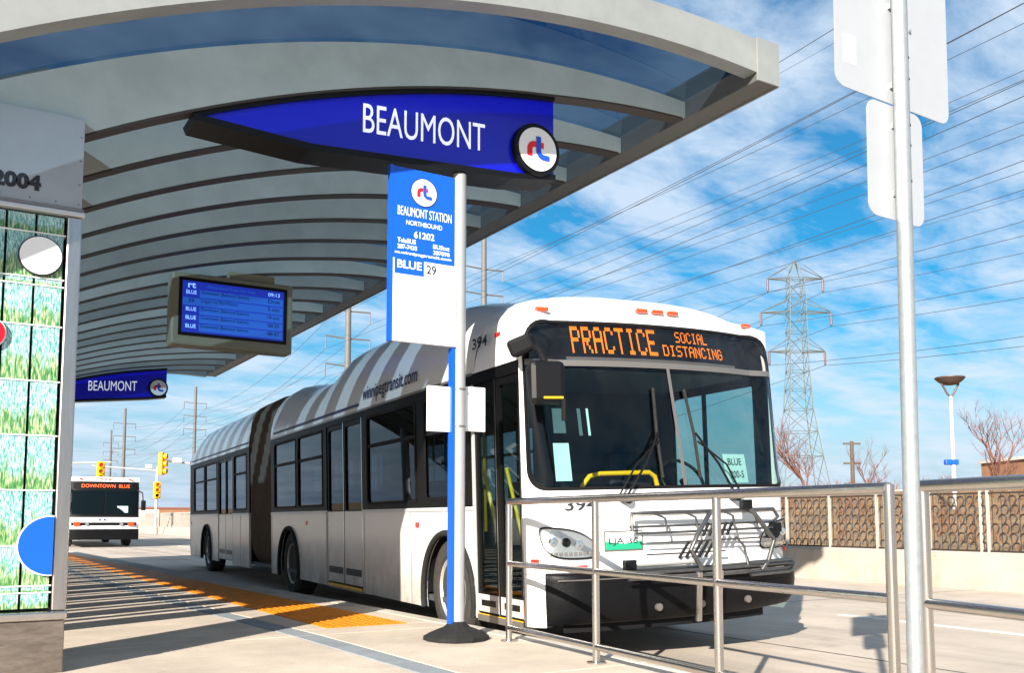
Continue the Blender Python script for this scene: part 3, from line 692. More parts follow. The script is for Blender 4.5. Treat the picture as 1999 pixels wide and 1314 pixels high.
def rrect(s0, s1, z0, z1, rbl, rbr, rtr, rtl, step=0.05):
    c = []
    def line(a, b):
        n = max(1, int(math.hypot(b[0] - a[0], b[1] - a[1]) / step)); return [(a[0] + (b[0] - a[0]) * k / n, a[1] + (b[1] - a[1]) * k / n) for k in range(n)]
    def corner(cx, cz, r, a0): return [(cx + r * math.cos(R(a0 + 90 * k / 8)), cz + r * math.sin(R(a0 + 90 * k / 8))) for k in range(8)] if r > 0 else [(cx, cz)]
    c += line((s0 + rbl, z0), (s1 - rbr, z0)) + corner(s1 - rbr, z0 + rbr, rbr, -90)
    c += line((s1, z0 + rbr), (s1, z1 - rtr)) + corner(s1 - rtr, z1 - rtr, rtr, 0)
    c += line((s1 - rtr, z1), (s0 + rtl, z1)) + corner(s0 + rtl, z1 - rtl, rtl, 90)
    c += line((s0, z1 - rtl), (s0, z0 + rbl)) + corner(s0 + rbl, z0 + rbl, rbl, 180)
    return c
def fill(mb, outl, off=0.0, rings=8, fn=None):
    fn = fn or fp
    cx = sum(p[0] for p in outl) / len(outl); cz = sum(p[1] for p in outl) / len(outl); n = len(outl); b = len(mb.v)
    for j in range(rings):
        t = 1 - j / rings
        for p in outl: mb.v.append(fn(cx + (p[0] - cx) * t, cz + (p[1] - cz) * t, off))
    c = mb.addv(fn(cx, cz, off))
    for j in range(rings - 1):
        for k in range(n): mb.f.append((b + j * n + k, b + j * n + (k + 1) % n, b + (j + 1) * n + (k + 1) % n, b + (j + 1) * n + k))
    for k in range(n): mb.f.append((b + (rings - 1) * n + k, b + (rings - 1) * n + (k + 1) % n, c))
    return mb
def ringmesh(mb, inner, outer, off_in=0.0, off_out=0.0, steps=1):
    n = len(inner); b = len(mb.v)
    for j in range(steps + 1):
        t = j / steps
        for p, q in zip(inner, outer): mb.v.append(fp(p[0] + (q[0] - p[0]) * t, p[1] + (q[1] - p[1]) * t, off_in + (off_out - off_in) * t))
    for j in range(steps):
        for k in range(n): mb.f.append((b + j * n + k, b + j * n + (k + 1) % n, b + (j + 1) * n + (k + 1) % n, b + (j + 1) * n + k))
    return mb
def to_rect(outl, s0, s1, z0, z1):
    cx, cz = (s0 + s1) / 2, (z0 + z1) / 2; out = []
    for p in outl:
        dxx, dz = p[0] - cx, p[1] - cz
        t = min((s1 - cx) / abs(dxx) if abs(dxx) > 1e-9 else 1e9, (z1 - cz) / abs(dz) if abs(dz) > 1e-9 else 1e9)
        out.append((cx + dxx * t, cz + dz * t))
    for cs in ((s0, z0), (s1, z0), (s1, z1), (s0, z1)):
        k = min(range(len(out)), key=lambda i: math.hypot(out[i][0] - cs[0], out[i][1] - cs[1])); out[k] = cs
    return out
def roof_h(y):
    return lerp_tab([(0.5, 2.86), (0.7, 2.94), (1.0, 3.03), (1.5, 3.12), (2.2, 3.26), (2.9, 3.34), (5.5, 3.34), (5.9, 3.24), (6.3, 3.10), (7.6, 3.10), (8.1, 3.20), (8.5, 3.25), (9.05, 3.22), (10.7, 3.20), (11.2, 3.22), (16.2, 3.22), (16.9, 3.10), (17.4, 2.85)], y)
def roof_sec(y, t):
    """t 0..1 across from curb side to road side"""
    prof = [(HW, 0.0), (HW - .004, 0.10), (HW - .016, 0.22), (HW - .055, 0.42), (HW - .13, 0.62), (HW - .24, 0.80), (HW - .40, 0.92), (HW - .60, 0.975), (HW - .9, 1.0), (0.0, 1.0)]
    a = abs(2 * t - 1); k = (1 - a) * (len(prof) - 1); i = min(int(k), len(prof) - 2); f = k - i
    x = prof[i][0] + (prof[i + 1][0] - prof[i][0]) * f; h = prof[i][1] + (prof[i + 1][1] - prof[i][1]) * f
    return (x if t > 0.5 else -x, y, ZT + (roof_h(y) - ZT) * h)
def arch_poly(y0, y1, z0, z1, cy, r, cz=0.42):
    pts = [(y0, z0)]; a0 = math.asin(max(-1, min(1, (z0 - cz) / r)))
    pts += [(cy - r * math.cos(a0 + (math.pi - 2 * a0) * k / 24), cz + r * math.sin(a0 + (math.pi - 2 * a0) * k / 24)) for k in range(25)]
    return pts + [(y1, z0), (y1, z1), (y0, z1)]
def rect(y0, y1, z0, z1, r=0.05):
    if r <= 0: return [(y0, z0), (y1, z0), (y1, z1), (y0, z1)]
    o = []
    for cx, cz, a0 in ((y1 - r, z0 + r, -90), (y1 - r, z1 - r, 0), (y0 + r, z1 - r, 90), (y0 + r, z0 + r, 180)):
        o += [(cx + r * math.cos(R(a0 + 30 * k)), cz + r * math.sin(R(a0 + 30 * k))) for k in range(4)]
    return o
LED = {'P': ('11110', '10001', '10001', '11110', '10000', '10000', '10000'), 'R': ('11110', '10001', '10001', '11110', '10100', '10010', '10001'), 'A': ('01110', '10001', '10001', '11111', '10001', '10001', '10001'),
       'C': ('01110', '10001', '10000', '10000', '10000', '10001', '01110'), 'T': ('11111', '00100', '00100', '00100', '00100', '00100', '00100'), 'I': ('01110', '00100', '00100', '00100', '00100', '00100', '01110'),
       'E': ('11111', '10000', '10000', '11110', '10000', '10000', '11111'), 'S': ('01111', '10000', '10000', '01110', '00001', '00001', '11110'), 'O': ('01110', '10001', '10001', '10001', '10001', '10001', '01110'),
       'L': ('10000', '10000', '10000', '10000', '10000', '10000', '11111'), 'D': ('11110', '10001', '10001', '10001', '10001', '10001', '11110'), 'N': ('10001', '11001', '10101', '10101', '10011', '10001', '10001'), 'G': ('01110', '10001', '10000', '10111', '10001', '10001', '01110')}
def led_text(mb, s, x0, x1, z0, z1, rows, off):
    """dot-matrix text on the curved front"""
    n = len(s); pitch = (x1 - x0) / (n * 6 - 1); ph = (z1 - z0) / rows
    for i, ch in enumerate(s):
        g = LED[ch]
        for r in range(rows):
            line = g[r * 7 // rows]
            for c in range(5):
                if line[c] == '1':
                    xa = x0 + (i * 6 + c) * pitch; za = z1 - (r + 1) * ph; b = len(mb.v); e = 0.06
                    for (u, v) in ((e, e), (1 - e, e), (1 - e, 1 - e), (e, 1 - e)): mb.v.append(fp(xa + u * pitch, za + v * ph, off))
                    mb.f.append((b, b + 1, b + 2, b + 3))

def wheel(parent, x, y, side, r=0.48):
    """axle along x; side -1 outer face towards -x"""
    o = empty('wheel', (x, y, r), (0, 0, 0)); o.parent = parent
    def prof(p): return [(a, b * side) for a, b in p]
    MB().lathe(prof([(0.30, -0.02), (0.33, 0.012), (0.40, 0.02), (0.455, 0.0), (r, -0.035), (r, -0.25), (0.44, -0.29), (0.30, -0.28)]), (0, 0, 0), 'x', 40).build('tyre', 'tyre', o, smooth=35)
    MB().lathe(prof([(0.302, -0.03), (0.295, 0.0), (0.27, -0.02), (0.24, -0.11), (0.16, -0.13), (0.13, -0.05), (0.10, -0.03), (0.0, -0.03)]), (0, 0, 0), 'x', 40).build('rim', 'rim', o, smooth=35)
    nm = MB().lathe(prof([(0.018, -0.13), (0.016, -0.095), (0.0, -0.095)]), (0, 0, 0), 'x', 8).mesh('wheel_nut', 'chrome')
    for k in range(10): inst('wheel_nut', nm, o, (0, 0.2 * math.cos(k * math.pi / 5), 0.2 * math.sin(k * math.pi / 5)))
    return o

def big_bus():
    B = empty('articulated_bus', (5.198, 5.688, RZ + 0.012), (0, R(-1.7), R(-4.01)), 'white articulated bus with orange PRACTICE SOCIAL DISTANCING sign', 'bus')
    S = SMAX
    # ---- front shell with one large rounded opening
    hole = rrect(-1.375, 1.375, 1.345, 2.735, 0.18, 0.18, 0.30, 0.30)
    outer = to_rect(hole, -S, S, 0.70, 2.77)
    shell = ringmesh(MB(), hole, outer, steps=8).build('front_panel', 'bus_front_white', B, smooth=40)
    hin = rrect(-1.215, 1.215, 1.37, 2.71, 0.15, 0.15, 0.13, 0.13)
    hin = hin if len(hin) == len(hole) else None
    inner = [(p[0] * 0.979, 2.04 + (p[1] - 2.04) * 0.964) for p in hole]
    g = MB(); ringmesh(g, hole, inner, 0.004, 0.010, 1); ringmesh(g, inner, [(p[0] * 0.997, 2.04 + (p[1] - 2.04) * 0.997) for p in inner], 0.010, -0.02, 1)
    g.build('windshield_gasket', 'matt_black', shell, smooth=50)
    hb = MB(); hb.grid(lambda u, v: fp(-1.335 + 2.67 * u, 2.345 + 0.05 * v, 0.012), 60, 1); hb.build('header_bar', 'grey_trim', shell)
    for sg in (-1, 1):
        o = rrect(0.014, 1.34, 1.375, 2.348, 0.02, 0.15, 0.01, 0.01); o = [(sg * p[0], p[1]) for p in o]
        fill(MB(), o, 0.002, 12).build('windshield', 'windshield_glass', shell, smooth=60)
    MB().grid(lambda u, v: fp(-0.016 + 0.032 * u, 1.37 + 0.98 * v, 0.012), 1, 10).build('centre_mullion', 'grey_trim', shell)
    fill(MB(), rrect(-1.33, 1.33, 2.393, 2.705, 0.02, 0.02, 0.25, 0.25), 0.002, 8).build('sign_glass', 'dest_glass', shell, smooth=60)
    fill(MB(), rrect(-1.345, 1.345, 2.385, 2.715, 0.02, 0.02, 0.26, 0.26), -0.05, 8).build('sign_board', 'matt_black', shell, smooth=60)
    MB().grid(lambda u, v: fp(-0.90 + 1.75 * u, 2.425 + 0.28 * v, -0.042), 30, 2).build('led_panel', 'black', shell)
    MB().grid(lambda u, v: fp(-0.92 + 1.80 * u, 2.395 + 0.035 * v, -0.03), 30, 1).build('sign_frame', 'grey_trim', shell)
    lm = MB(); led_text(lm, 'PRACTICE', -0.85, -0.03, 2.465, 2.695, 14, -0.038)
    led_text(lm, 'SOCIAL', 0.185, 0.56, 2.597, 2.695, 7, -0.038); led_text(lm, 'DISTANCING', 0.03, 0.735, 2.470, 2.568, 7, -0.038)
    lm.build('led_lettering', 'led', shell)
    # ---- front cap up to the roof
    y1 = 1.35
    def cap(u, v):
        s = -S + 2 * S * u; a = fp(s, 2.77)
        tt = 0.20 + 0.60 * u; b = roof_sec(y1, tt)
        if abs(s) > 1.1: k = (abs(s) - 1.1) / (S - 1.1)
        else: k = 0
        e = math.sin(v * math.pi / 2); f = 1 - math.cos(v * math.pi / 2)
        return (a[0] + (b[0] - a[0]) * (f * 0.7 + v * 0.3), a[1] + (b[1] - a[1]) * f, a[2] + (b[2] - a[2]) * e)
    MB().grid(cap, 56, 14).build('front_cap', 'bus_front_white', B, smooth=60)
    for sg in (-1, 1):       # flank between cap and roof, above the door
        def flank(u, v, sg=sg):
            yy = 0.52 + (1.36 - 0.52) * u
            top = cap(0 if sg < 0 else 1, u * 0.999)
            if u < 0.02: top = fp(sg * S, 2.77)
            lo = (sg * HW, yy, ZT); t = v
            return (lo[0] + (top[0] - lo[0]) * t ** 1.5, yy + (top[1] - yy) * t, lo[2] + (top[2] - lo[2]) * t)
        MB().grid(flank, 10, 8).build('front_flank', 'bus_front_white', B, smooth=60)
    # marker lamps
    for s, z in ((-1.09, 2.785), (-0.15, 2.812), (0.005, 2.814), (0.16, 2.812), (1.09, 2.785)):
        yy = None
        p = cap((s + S) / (2 * S), 0.14); lam = MB()
        lam.box(-0.055, 0.055, -0.02, 0.02, -0.016, 0.016); o = lam.build('marker_lamp', 'amber', B, bevel=0.008); o.location = (p[0] * 1.012, p[1] - 0.022, p[2] + 0.008); o.rotation_euler = (R(-20), 0, math.atan2(0.24 * p[0], 1))
    # ---- lower front
    def lamp_outline(sg):
        pts = [(-1.26, 1.045), (-1.16, 1.05), (-1.0, 1.025), (-0.88, 0.965), (-0.82, 0.885), (-0.845, 0.835), (-1.0, 0.825), (-1.14, 0.84), (-1.22, 0.89), (-1.255, 0.96)]
        out = []
        for i in range(len(pts)):        # smooth
            a, b, c, d = pts[i - 1], pts[i], pts[(i + 1) % len(pts)], pts[(i + 2) % len(pts)]
            for k in range(4):
                t = k / 4; out.append(tuple(0.5 * ((2 * b[q]) + (-a[q] + c[q]) * t + (2 * a[q] - 5 * b[q] + 4 * c[q] - d[q]) * t * t + (-a[q] + 3 * b[q] - 3 * c[q] + d[q]) * t ** 3) for q in (0, 1)))
        return [(sg * -p[0], p[1]) for p in out]
    for sg in (-1, 1):
        o = lamp_outline(sg); cx = sum(p[0] for p in o) / len(o); cz = sum(p[1] for p in o) / len(o)
        big = [(cx + (p[0] - cx) * 1.045, cz + (p[1] - cz) * 1.12) for p in o]
        hl = ringmesh(MB(), o, big, 0.022, 0.016).build('headlight', 'black', B)
        fill(MB(), o, 0.004, 4).build('reflector', 'reflector', hl)
        for k, (s, z) in enumerate(((-1.17, 0.955), (-1.07, 0.945), (-0.97, 0.925))):
            q = fp(sg * -s * 1.0, z, 0.006)
            m = MB().lathe([(0.036, 0.004), (0.034, -0.012), (0.02, -0.014), (0.0, -0.010)], (0, 0, 0), 'y', 20).build('lamp_bowl', 'chrome' if k != 1 else 'black', hl); m.location = q
        for k in range(9):
            q = fp(sg * -(-1.19 + 0.038 * k) * 1.0, 0.858, 0.008)
            m = MB().box(-0.012, 0.012, -0.008, 0.004, -0.012, 0.012).build('lamp_led', 'chrome', hl); m.location = q
        fill(MB(), o, 0.016, 4).build('lens', 'clear_glass', hl, smooth=60)
    lettering('394', lambda u, v: fp(-1.07 + u, 1.185 + v, 0.003), 'ink', B, 0.26, 0.095, 0.02)
    MB().grid(lambda u, v: fp(-1.22 + 2.44 * u, 1.130 + 0.006 * v, 0.002), 40, 1).build('panel_seam', 'grey_trim', B)
    for s in (-1.32, 1.27):
        q = fp(s, 0.80, 0.004); o = MB().box(-0.035, 0.035, -0.008, 0.008, -0.022, 0.022).build('reflector_lamp', 'red_lens', B, bevel=0.004); o.location = q; o.rotation_euler = (0, 0, R(-62 if s < 0 else 55))
    q = fp(-0.98, 0.755, 0.004); o = MB().box(-0.075, 0.075, -0.006, 0.006, -0.012, 0.012).build('reflector_lamp', 'red_lens', B); o.location = q; o.rotation_euler = (0, 0, R(-12))
    MB().grid(lambda u, v: fp(-0.762 + 0.334 * u, 0.863 + 0.159 * v, 0.008), 6, 3).build('plate_holder', 'grey_trim', B)
    pl = MB().grid(lambda u, v: fp(-0.75 + 0.31 * u, 0.875 + 0.135 * v, 0.012), 6, 3).build('licence_plate', 'plate_white', B)
    MB().grid(lambda u, v: fp(-0.75 + 0.31 * u, 0.875 + 0.045 * v + 0.02 * abs(2 * u - 1) * v, 0.0135), 12, 1).build('plate_band', 'plate_green', pl)
    lettering('LJA 36', lambda u, v: fp(-0.725 + u, 0.905 + v, 0.0145), 'ink', pl, 0.25, 0.062, 0.012)
    # bumper
    def bump(u, v):
        prof = [(0.0, 0.715), (0.055, 0.708), (0.075, 0.685), (0.08, 0.60), (0.085, 0.50), (0.06, 0.38), (0.025, 0.32), (0.0, 0.315)]
        k = v * (len(prof) - 1); i = min(int(k), len(prof) - 2); f = k - i
        o = prof[i][0] + (prof[i + 1][0] - prof[i][0]) * f; z = prof[i][1] + (prof[i + 1][1] - prof[i][1]) * f
        return fp(-1.235 + (1.235 + S * 0.985) * u, z + 0.035 * max(0, u - 0.7) / 0.3 * (1 if v > 0.3 else 0), o * min(1, 0.35 + 8 * u))
    MB().grid(bump, 60, 18).build('bumper', 'bumper', B, smooth=50)
    MB().grid(lambda u, v: fp(-S + (S - 1.238) * u, 0.30 + 0.40 * v, 0.0), 10, 4).build('corner_panel', 'bus_front_white', B, smooth=50)
    MB().grid(lambda u, v: fp(-1.1 + 2.0 * u, 0.25 + 0.08 * v, -0.05), 40, 2).build('air_dam', 'matt_black', B)
    MB().grid(lambda u, v: fp(-1.15 + 2.2 * u, 0.655 + 0.008 * v, 0.082), 40, 1).build('bumper_groove', 'grey_trim', B)
    for s in (-0.35, 0.05, 0.55):
        q = fp(s, 0.42, 0.075); o = MB().lathe([(0.03, 0.01), (0.03, -0.02), (0.012, -0.022), (0, -0.02)], (0, 0, 0), 'y', 12).build('tow_eye', 'grey_trim', B); o.location = q
    # ---- sides
    sidefn = lambda sg: (lambda a, b, w: (sg * (HW - w), a, b))
    def skirt(sg, y0, y1, cy=None):
        poly = arch_poly(y0, y1, 0.285, ZB, cy, 0.58) if cy else rect(y0, y1, 0.285, ZB, 0)
        p = MB().polyext(poly, [], sidefn(sg), 0.03).build('side_panel', 'bus_white', B)
        for q in [y0 + 0.02 + 0.0] + [y0 + (y1 - y0) * t_ for t_ in (0.5, 0.98)]:
            if cy is None or abs(q - cy) > 0.65: MB().box(sg * (HW + 0.001) - 0.002, sg * (HW + 0.001) + 0.002, q - 0.004, q + 0.004, 0.29, ZB - 0.01).build('panel_seam', 'grey_trim', p)
        MB().box(sg * (HW + 0.004) - 0.006, sg * (HW + 0.004) + 0.006, y0 + 0.01, y1 - 0.01, ZB - 0.035, ZB - 0.005).build('belt_trim', 'aluminium', p)
        if cy:
            a = [(cy - 0.585 * math.cos(math.pi * k / 24 * 1.15 - 0.235), 0.42 + 0.585 * math.sin(math.pi * k / 24 * 1.15 - 0.235)) for k in range(25)]
            MB().tube([(sg * (HW + 0.012), q[0], max(0.285, q[1])) for q in a], 0.03, 8).build('wheel_arch', 'rubber', p, smooth=50)
            MB().polyext([(cy - 0.58, 0.285)] + [(cy - 0.58 * math.cos(math.pi * k / 16), 0.42 + 0.58 * math.sin(math.pi * k / 16)) for k in range(17)] + [(cy + 0.58, 0.285)], [], lambda a_, b_, w: (sg * (HW - 0.42 - w), a_, b_), 0.02).build('wheel_well', 'matt_black', p)
            MB().grid(lambda u, v: (sg * (HW - 0.03 - 0.4 * v), cy - 0.585 * math.cos(math.pi * u), 0.42 + 0.585 * math.sin(math.pi * u)), 20, 1).build('wheel_well', 'matt_black', p)
        return p
    def band(sg, y0, y1, wins, z0=ZB + 0.001, z1=ZT - 0.001):
        holes = [rect(a, b, c, d, 0.05)[::-1] for a, b, c, d in wins]
        p = MB().polyext(rect(y0, y1, z0, z1, 0), holes, lambda a, b, w: (sg * (HW - 0.002 - w), a, b), 0.045).build('window_band', 'bus_black', B)
        for a, b, c, d in wins:
            w = MB(); w.box(sg * (HW - 0.016), sg * (HW - 0.024), a + 0.001, b - 0.001, c + 0.001, d - 0.001); w = w.build('window', 'windshield_glass' if sg > 0 and a < 1 else 'side_glass', p)
            fr = MB(); fr.polyext(rect(a - 0.01, b + 0.01, c - 0.01, d + 0.01, 0.055), [rect(a + 0.022, b - 0.022, c + 0.022, d - 0.022, 0.04)[::-1]], lambda p_, q_, t: (sg * (HW + 0.004 - t), p_, q_), 0.014); fr.build('frame', 'matt_black', w)
            if sg > 0 and a < 1: MB().box(sg * (HW - 0.004), sg * (HW - 0.03), a + 0.72, a + 0.76, c + 0.02, d - 0.02).build('mullion', 'matt_black', w)
            elif b - a > 0.6:
                MB().box(sg * (HW - 0.004), sg * (HW - 0.03), a + 0.02, b - 0.02, d - 0.36, d - 0.32).build('transom', 'matt_black', w)
        return p
    W0, W1 = 1.30, 2.30
    skirt(-1, 1.40, 4.48, 2.02); skirt(-1, 5.94, 9.05, 7.92)
    band(-1, 1.40, 4.48, [(1.62, 2.55, 1.32, W1), (2.78, 4.30, W0, W1)])
    band(-1, 5.94, 9.05, [(6.12, 7.38, W0, W1), (7.50, 8.82, W0, W1)])
    skirt(1, 0.52, 4.48, 2.02); skirt(1, 4.481, 9.05, 7.92)
    band(1, 0.52, 9.05, [(0.68, 1.95, 1.32, 2.32), (2.15, 3.65, W0, W1), (3.8, 5.3, W0, W1), (5.45, 6.95, W0, W1), (7.1, 8.8, W0, W1)])
    MB().polyext(rect(0.52, 1.40, 2.30, ZT, 0), [], sidefn(-1), 0.05).build('door_header', 'bus_black', B)
    MB().polyext(rect(4.48, 5.94, 2.32, ZT, 0), [], sidefn(-1), 0.05).build('door_header', 'bus_black', B)
    # doors
    def leaf(y0, y1, z0, z1, lower, yellow):
        d = MB(); gz0 = z0 + (0.17 if not lower else ZB - z0)
        d.polyext(rect(y0, y1, z0, z1, 0), [rect(y0 + 0.05, y1 - 0.05, gz0, z1 - 0.06, 0.03)[::-1]], lambda a, b, w: (-(HW - 0.012 - w), a, b), 0.035)
        o = d.build('door', 'bus_black', B)
        MB().box(-(HW - 0.03), -(HW - 0.036), y0 + 0.051, y1 - 0.051, gz0 + 0.001, z1 - 0.061).build('glass', 'side_glass' if lower else 'windshield_glass', o)
        MB().box(-(HW - 0.007), -(HW - 0.0119), y0 + 0.012, y1 - 0.012, z0 + 0.01, gz0 - 0.015).build('lower_panel', 'bus_white', o)
        MB().box(-(HW - 0.004), -(HW - 0.011), y0 + 0.0, y0 + 0.012, z0, z1).build('edge_seal', 'chrome', o)
        if lower: MB().box(-(HW - 0.003), -(HW - 0.0068), y0 + 0.06, y1 - 0.06, z0 + 0.12, z0 + 0.20).build('vent', 'black', o)
        else: MB().box(-(HW - 0.003), -(HW - 0.0068), y0 + 0.08, y1 - 0.08, z0 + 0.06, z0 + 0.11).build('vent', 'black', o)
        if yellow: MB().tube([(-(HW - 0.06), y1 - 0.07, 1.55), (-(HW - 0.06), y0 + 0.09, 0.95)], 0.016, 10).build('grab_bar', 'yellow_bar', o, smooth=40)
    leaf(0.535, 0.962, 0.34, 2.298, False, True); leaf(0.968, 1.395, 0.34, 2.298, False, True)
    leaf(4.50, 5.205, 0.34, 2.318, True, False); leaf(5.215, 5.92, 0.34, 2.318, True, False)
    MB().box(-HW, -HW + 0.25, 0.54, 1.39, 0.27, 0.325).build('door_step', 'grey_trim', B); MB().box(-HW + 0.003, -HW + 0.02, 0.54, 1.39, 0.30, 0.33).build('step_edge', 'yellow_bar', B)
    MB().box(-HW, -HW + 0.25, 4.50, 5.92, 0.27, 0.325).build('door_step', 'grey_trim', B); MB().box(-HW - 0.003, -HW, 4.52, 5.90, 0.295, 0.33).build('step_edge', 'yellow_bar', B)
    MB().box(-HW - 0.006, -HW + 0.02, 1.398, 1.43, 0.30, 2.30).build('door_post', 'aluminium', B)
    # ---- roof
    MB().grid(lambda u, v: roof_sec(1.35 + (9.05 - 1.35) * v, u), 36, 60).build('roof', 'bus_white', B, smooth=50)
    MB().box(-HW - 0.002, -HW + 0.02, 1.40, 9.05, ZT - 0.012, ZT + 0.012).build('drip_rail', 'grey_trim', B)
    lettering('winnipegtransit.com', lambda u, v: (-(HW + 0.004 - 0.10 * max(0, v - 0.02) ** 1.3), 4.42 - u, 2.455 + v), 'navy', B, 1.72, 0.20, 0.012)
    MB().grid(lambda u, v: (-(HW + 0.0035), 4.55 + 4.3 * u, 2.455 + 0.035 * v), 30, 1).build('stripe', 'navy', B)
    lettering('394', lambda u, v: (-(HW + 0.014) + 0.04 * (v + 0.17) ** 1.2, 1.36 - u, 2.60 + v), 'ink', B, 0.30, 0.10, 0.02)
    o = MB().box(-0.012, 0.012, -0.05, 0.05, -0.018, 0.018).build('marker_lamp', 'red_lens', B); o.location = (-HW + 0.035, 0.93, 2.67)
    for yy in (2.75, 6.95): 
        o = MB().box(-HW - 0.012, -HW, yy - 0.04, yy + 0.04, 1.05, 1.10).build('marker_lamp', 'red_lens', B)
    # ---- bellows
    nb = 11
    def bel(u, v):
        k = v * nb * 2; amp = 0.085 * (abs((k % 2) - 1))
        a = u * 2 * math.pi; cs, sn = math.cos(a), math.sin(a); e = 0.28
        x = math.copysign(abs(cs) ** e, cs) * (HW - 0.01 - amp); z = 1.73 + math.copysign(abs(sn) ** e, sn) * (1.42 - amp)
        return (x, 9.05 + 1.65 * v, z)
    MB().grid(bel, 64, nb * 4).build('bellows', 'bellows', B)
    # ---- trailer section
    T = B
    def tskirt(): 
        skirt(-1, 10.70, 12.23); skirt(-1, 13.67, 17.30, 15.05); skirt(1, 10.70, 17.30, 15.05)
    tskirt()
    band(-1, 10.70, 12.23, [(10.95, 12.05, W0, W1)]); band(-1, 13.67, 17.30, [(13.85, 15.25, W0, W1), (15.38, 16.75, W0, W1)])
    band(1, 10.70, 17.30, [(10.95, 12.5, W0, W1), (12.65, 14.2, W0, W1), (14.35, 15.9, W0, W1)])
    MB().polyext(rect(12.23, 13.67, 2.32, ZT, 0), [], sidefn(-1), 0.05).build('door_header', 'bus_black', B)
    leaf(12.25, 12.945, 0.34, 2.318, True, False); leaf(12.955, 13.65, 0.34, 2.318, True, False)
    MB().grid(lambda u, v: roof_sec(10.70 + (17.40 - 10.70) * v, u), 36, 40).build('roof', 'bus_white', B, smooth=50)
    MB().polyext([(-HW, 0.45), (-HW + .08, 0.30), (HW - .08, 0.30), (HW, 0.45), (HW, 2.5), (HW - .3, 2.84), (-HW + .3, 2.84), (-HW, 2.5)], [], lambda a, b, w: (a, 17.30 + w, b), 0.10).build('rear_panel', 'bus_white', B, bevel=0.03)
    MB().grid(lambda u, v: (-HW - 0.0035, 10.75 + 6.3 * u, 2.455 + 0.03 * v), 10, 1).build('stripe', 'navy', B)
    MB().box(-HW - 0.01, -HW, 17.1, 17.2, 1.0, 1.08).build('marker_lamp', 'amber', B)
    # ---- wheels
    for yy in (2.02, 7.92, 15.05):
        wheel(B, -(HW - 0.04), yy, -1); wheel(B, HW - 0.04, yy, 1)
    # ---- interior
    MB().box(-HW + 0.05, HW - 0.05, 0.9, 17.2, 0.345, 0.40).build('floor', 'floor_vinyl', B)
    MB().box(-HW + 0.3, HW - 0.05, 0.45, 0.9, 0.345, 0.42).build('floor', 'floor_vinyl', B)
    MB().box(-HW + 0.06, HW - 0.06, 0.78, 17.2, 2.37, 2.39).build('ceiling', 'interior', B)
    MB().box(-HW + 0.35, HW - 0.05, 0.42, 0.80, 0.42, 1.30).build('dashboard', 'interior_dark', B, bevel=0.08)
    MB().box(-0.30, HW - 0.06, 2.10, 2.14, 0.42, 2.365).build('driver_partition', 'interior_dark', B)
    ds = MB(); ds.box(0.45, 0.98, 1.55, 2.0, 0.72, 0.86); ds.box(0.45, 0.98, 1.92, 2.04, 0.86, 1.75); ds.build('driver_seat', 'interior_dark', B, bevel=0.05)
    sw = MB(); sw.tube([(0.72 + 0.23 * math.cos(a * math.pi / 16), 1.10 + 0.12 * math.sin(a * math.pi / 16), 1.44 + 0.19 * math.sin(a * math.pi / 16)) for a in range(32)], 0.016, 8, closed=True); sw.tube([(0.72, 1.10, 1.44), (0.72, 0.95, 1.2)], 0.03, 8); sw.build('steering_wheel', 'black', B, smooth=50)
    sm = MB(); sm.box(-0.42, 0.42, -0.22, 0.22, 0.0, 0.09); sm.box(-0.42, 0.42, 0.14, 0.24, 0.09, 0.72)
    sme = sm.mesh('passenger_seat', 'seat_blue')
    for yy in (3.0, 3.8, 6.2, 7.0, 7.8, 8.6, 11.2, 12.0, 14.2, 15.0, 15.8, 16.6):
        for x in (-0.8, 0.8):
            if x < 0 and (4.3 < yy < 6.2 or 12.1 < yy < 13.9): continue
            inst('passenger_seat', sme, B, (x, yy, 0.80)); 
    pd = MB(); pd.box(-1.2, -0.35, 2.7, 4.2, 0.40, 0.80); pd.box(0.35, 1.2, 2.7, 4.2, 0.40, 0.80); pd.box(-1.2, -0.35, 6.0, 9.0, 0.40, 0.80); pd.box(0.35, 1.2, 6.0, 9.0, 0.40, 0.80); pd.box(-1.2, -0.35, 14.0, 17.1, 0.40, 0.80); pd.box(0.35, 1.2, 14.0, 17.1, 0.40, 0.80)
    pd.build('seat_pedestal', 'interior_dark', B)
    for yy in (3.0, 4.4, 6.0, 7.5, 8.8, 11, 14):
        for x in (-0.42, 0.42): MB().tube([(x, yy, 0.40), (x, yy, 2.37)], 0.017, 8).build('stanchion', 'yellow_bar', B, smooth=40)
    MB().tube([(-0.68, 0.62, 1.28), (-0.67, 0.62, 1.39), (-0.60, 0.62, 1.465), (-0.50, 0.62, 1.485), (0.0, 0.62, 1.495), (0.06, 0.62, 1.46), (0.09, 0.62, 1.36), (0.09, 0.62, 1.28)], 0.021, 12).build('handrail', 'yellow_bar', B, smooth=60)
    po = MB().grid(lambda u, v: fp(0.49 + 0.28 * u, 1.385 + 0.245 * v, -0.03), 4, 2).build('route_card', 'poster', B)
    lettering('BLUE', lambda u, v: fp(0.54 + u, 1.535 + v, -0.027), 'ink', po, 0.17, 0.058, 0.01); lettering('200-5', lambda u, v: fp(0.55 + u, 1.425 + v, -0.027), 'ink', po, 0.17, 0.062, 0.01)
    # notices behind the door side of the windshield
    for (s, z, w, h) in ((-1.10, 1.80, 0.11, 0.20), (-1.12, 1.42, 0.14, 0.30), (-0.88, 1.78, 0.03, 0.22), (-0.80, 1.78, 0.02, 0.22)):
        MB().grid(lambda u, v: fp(s + w * u, z + h * v, -0.04), 3, 2).build('notice', 'poster', B)
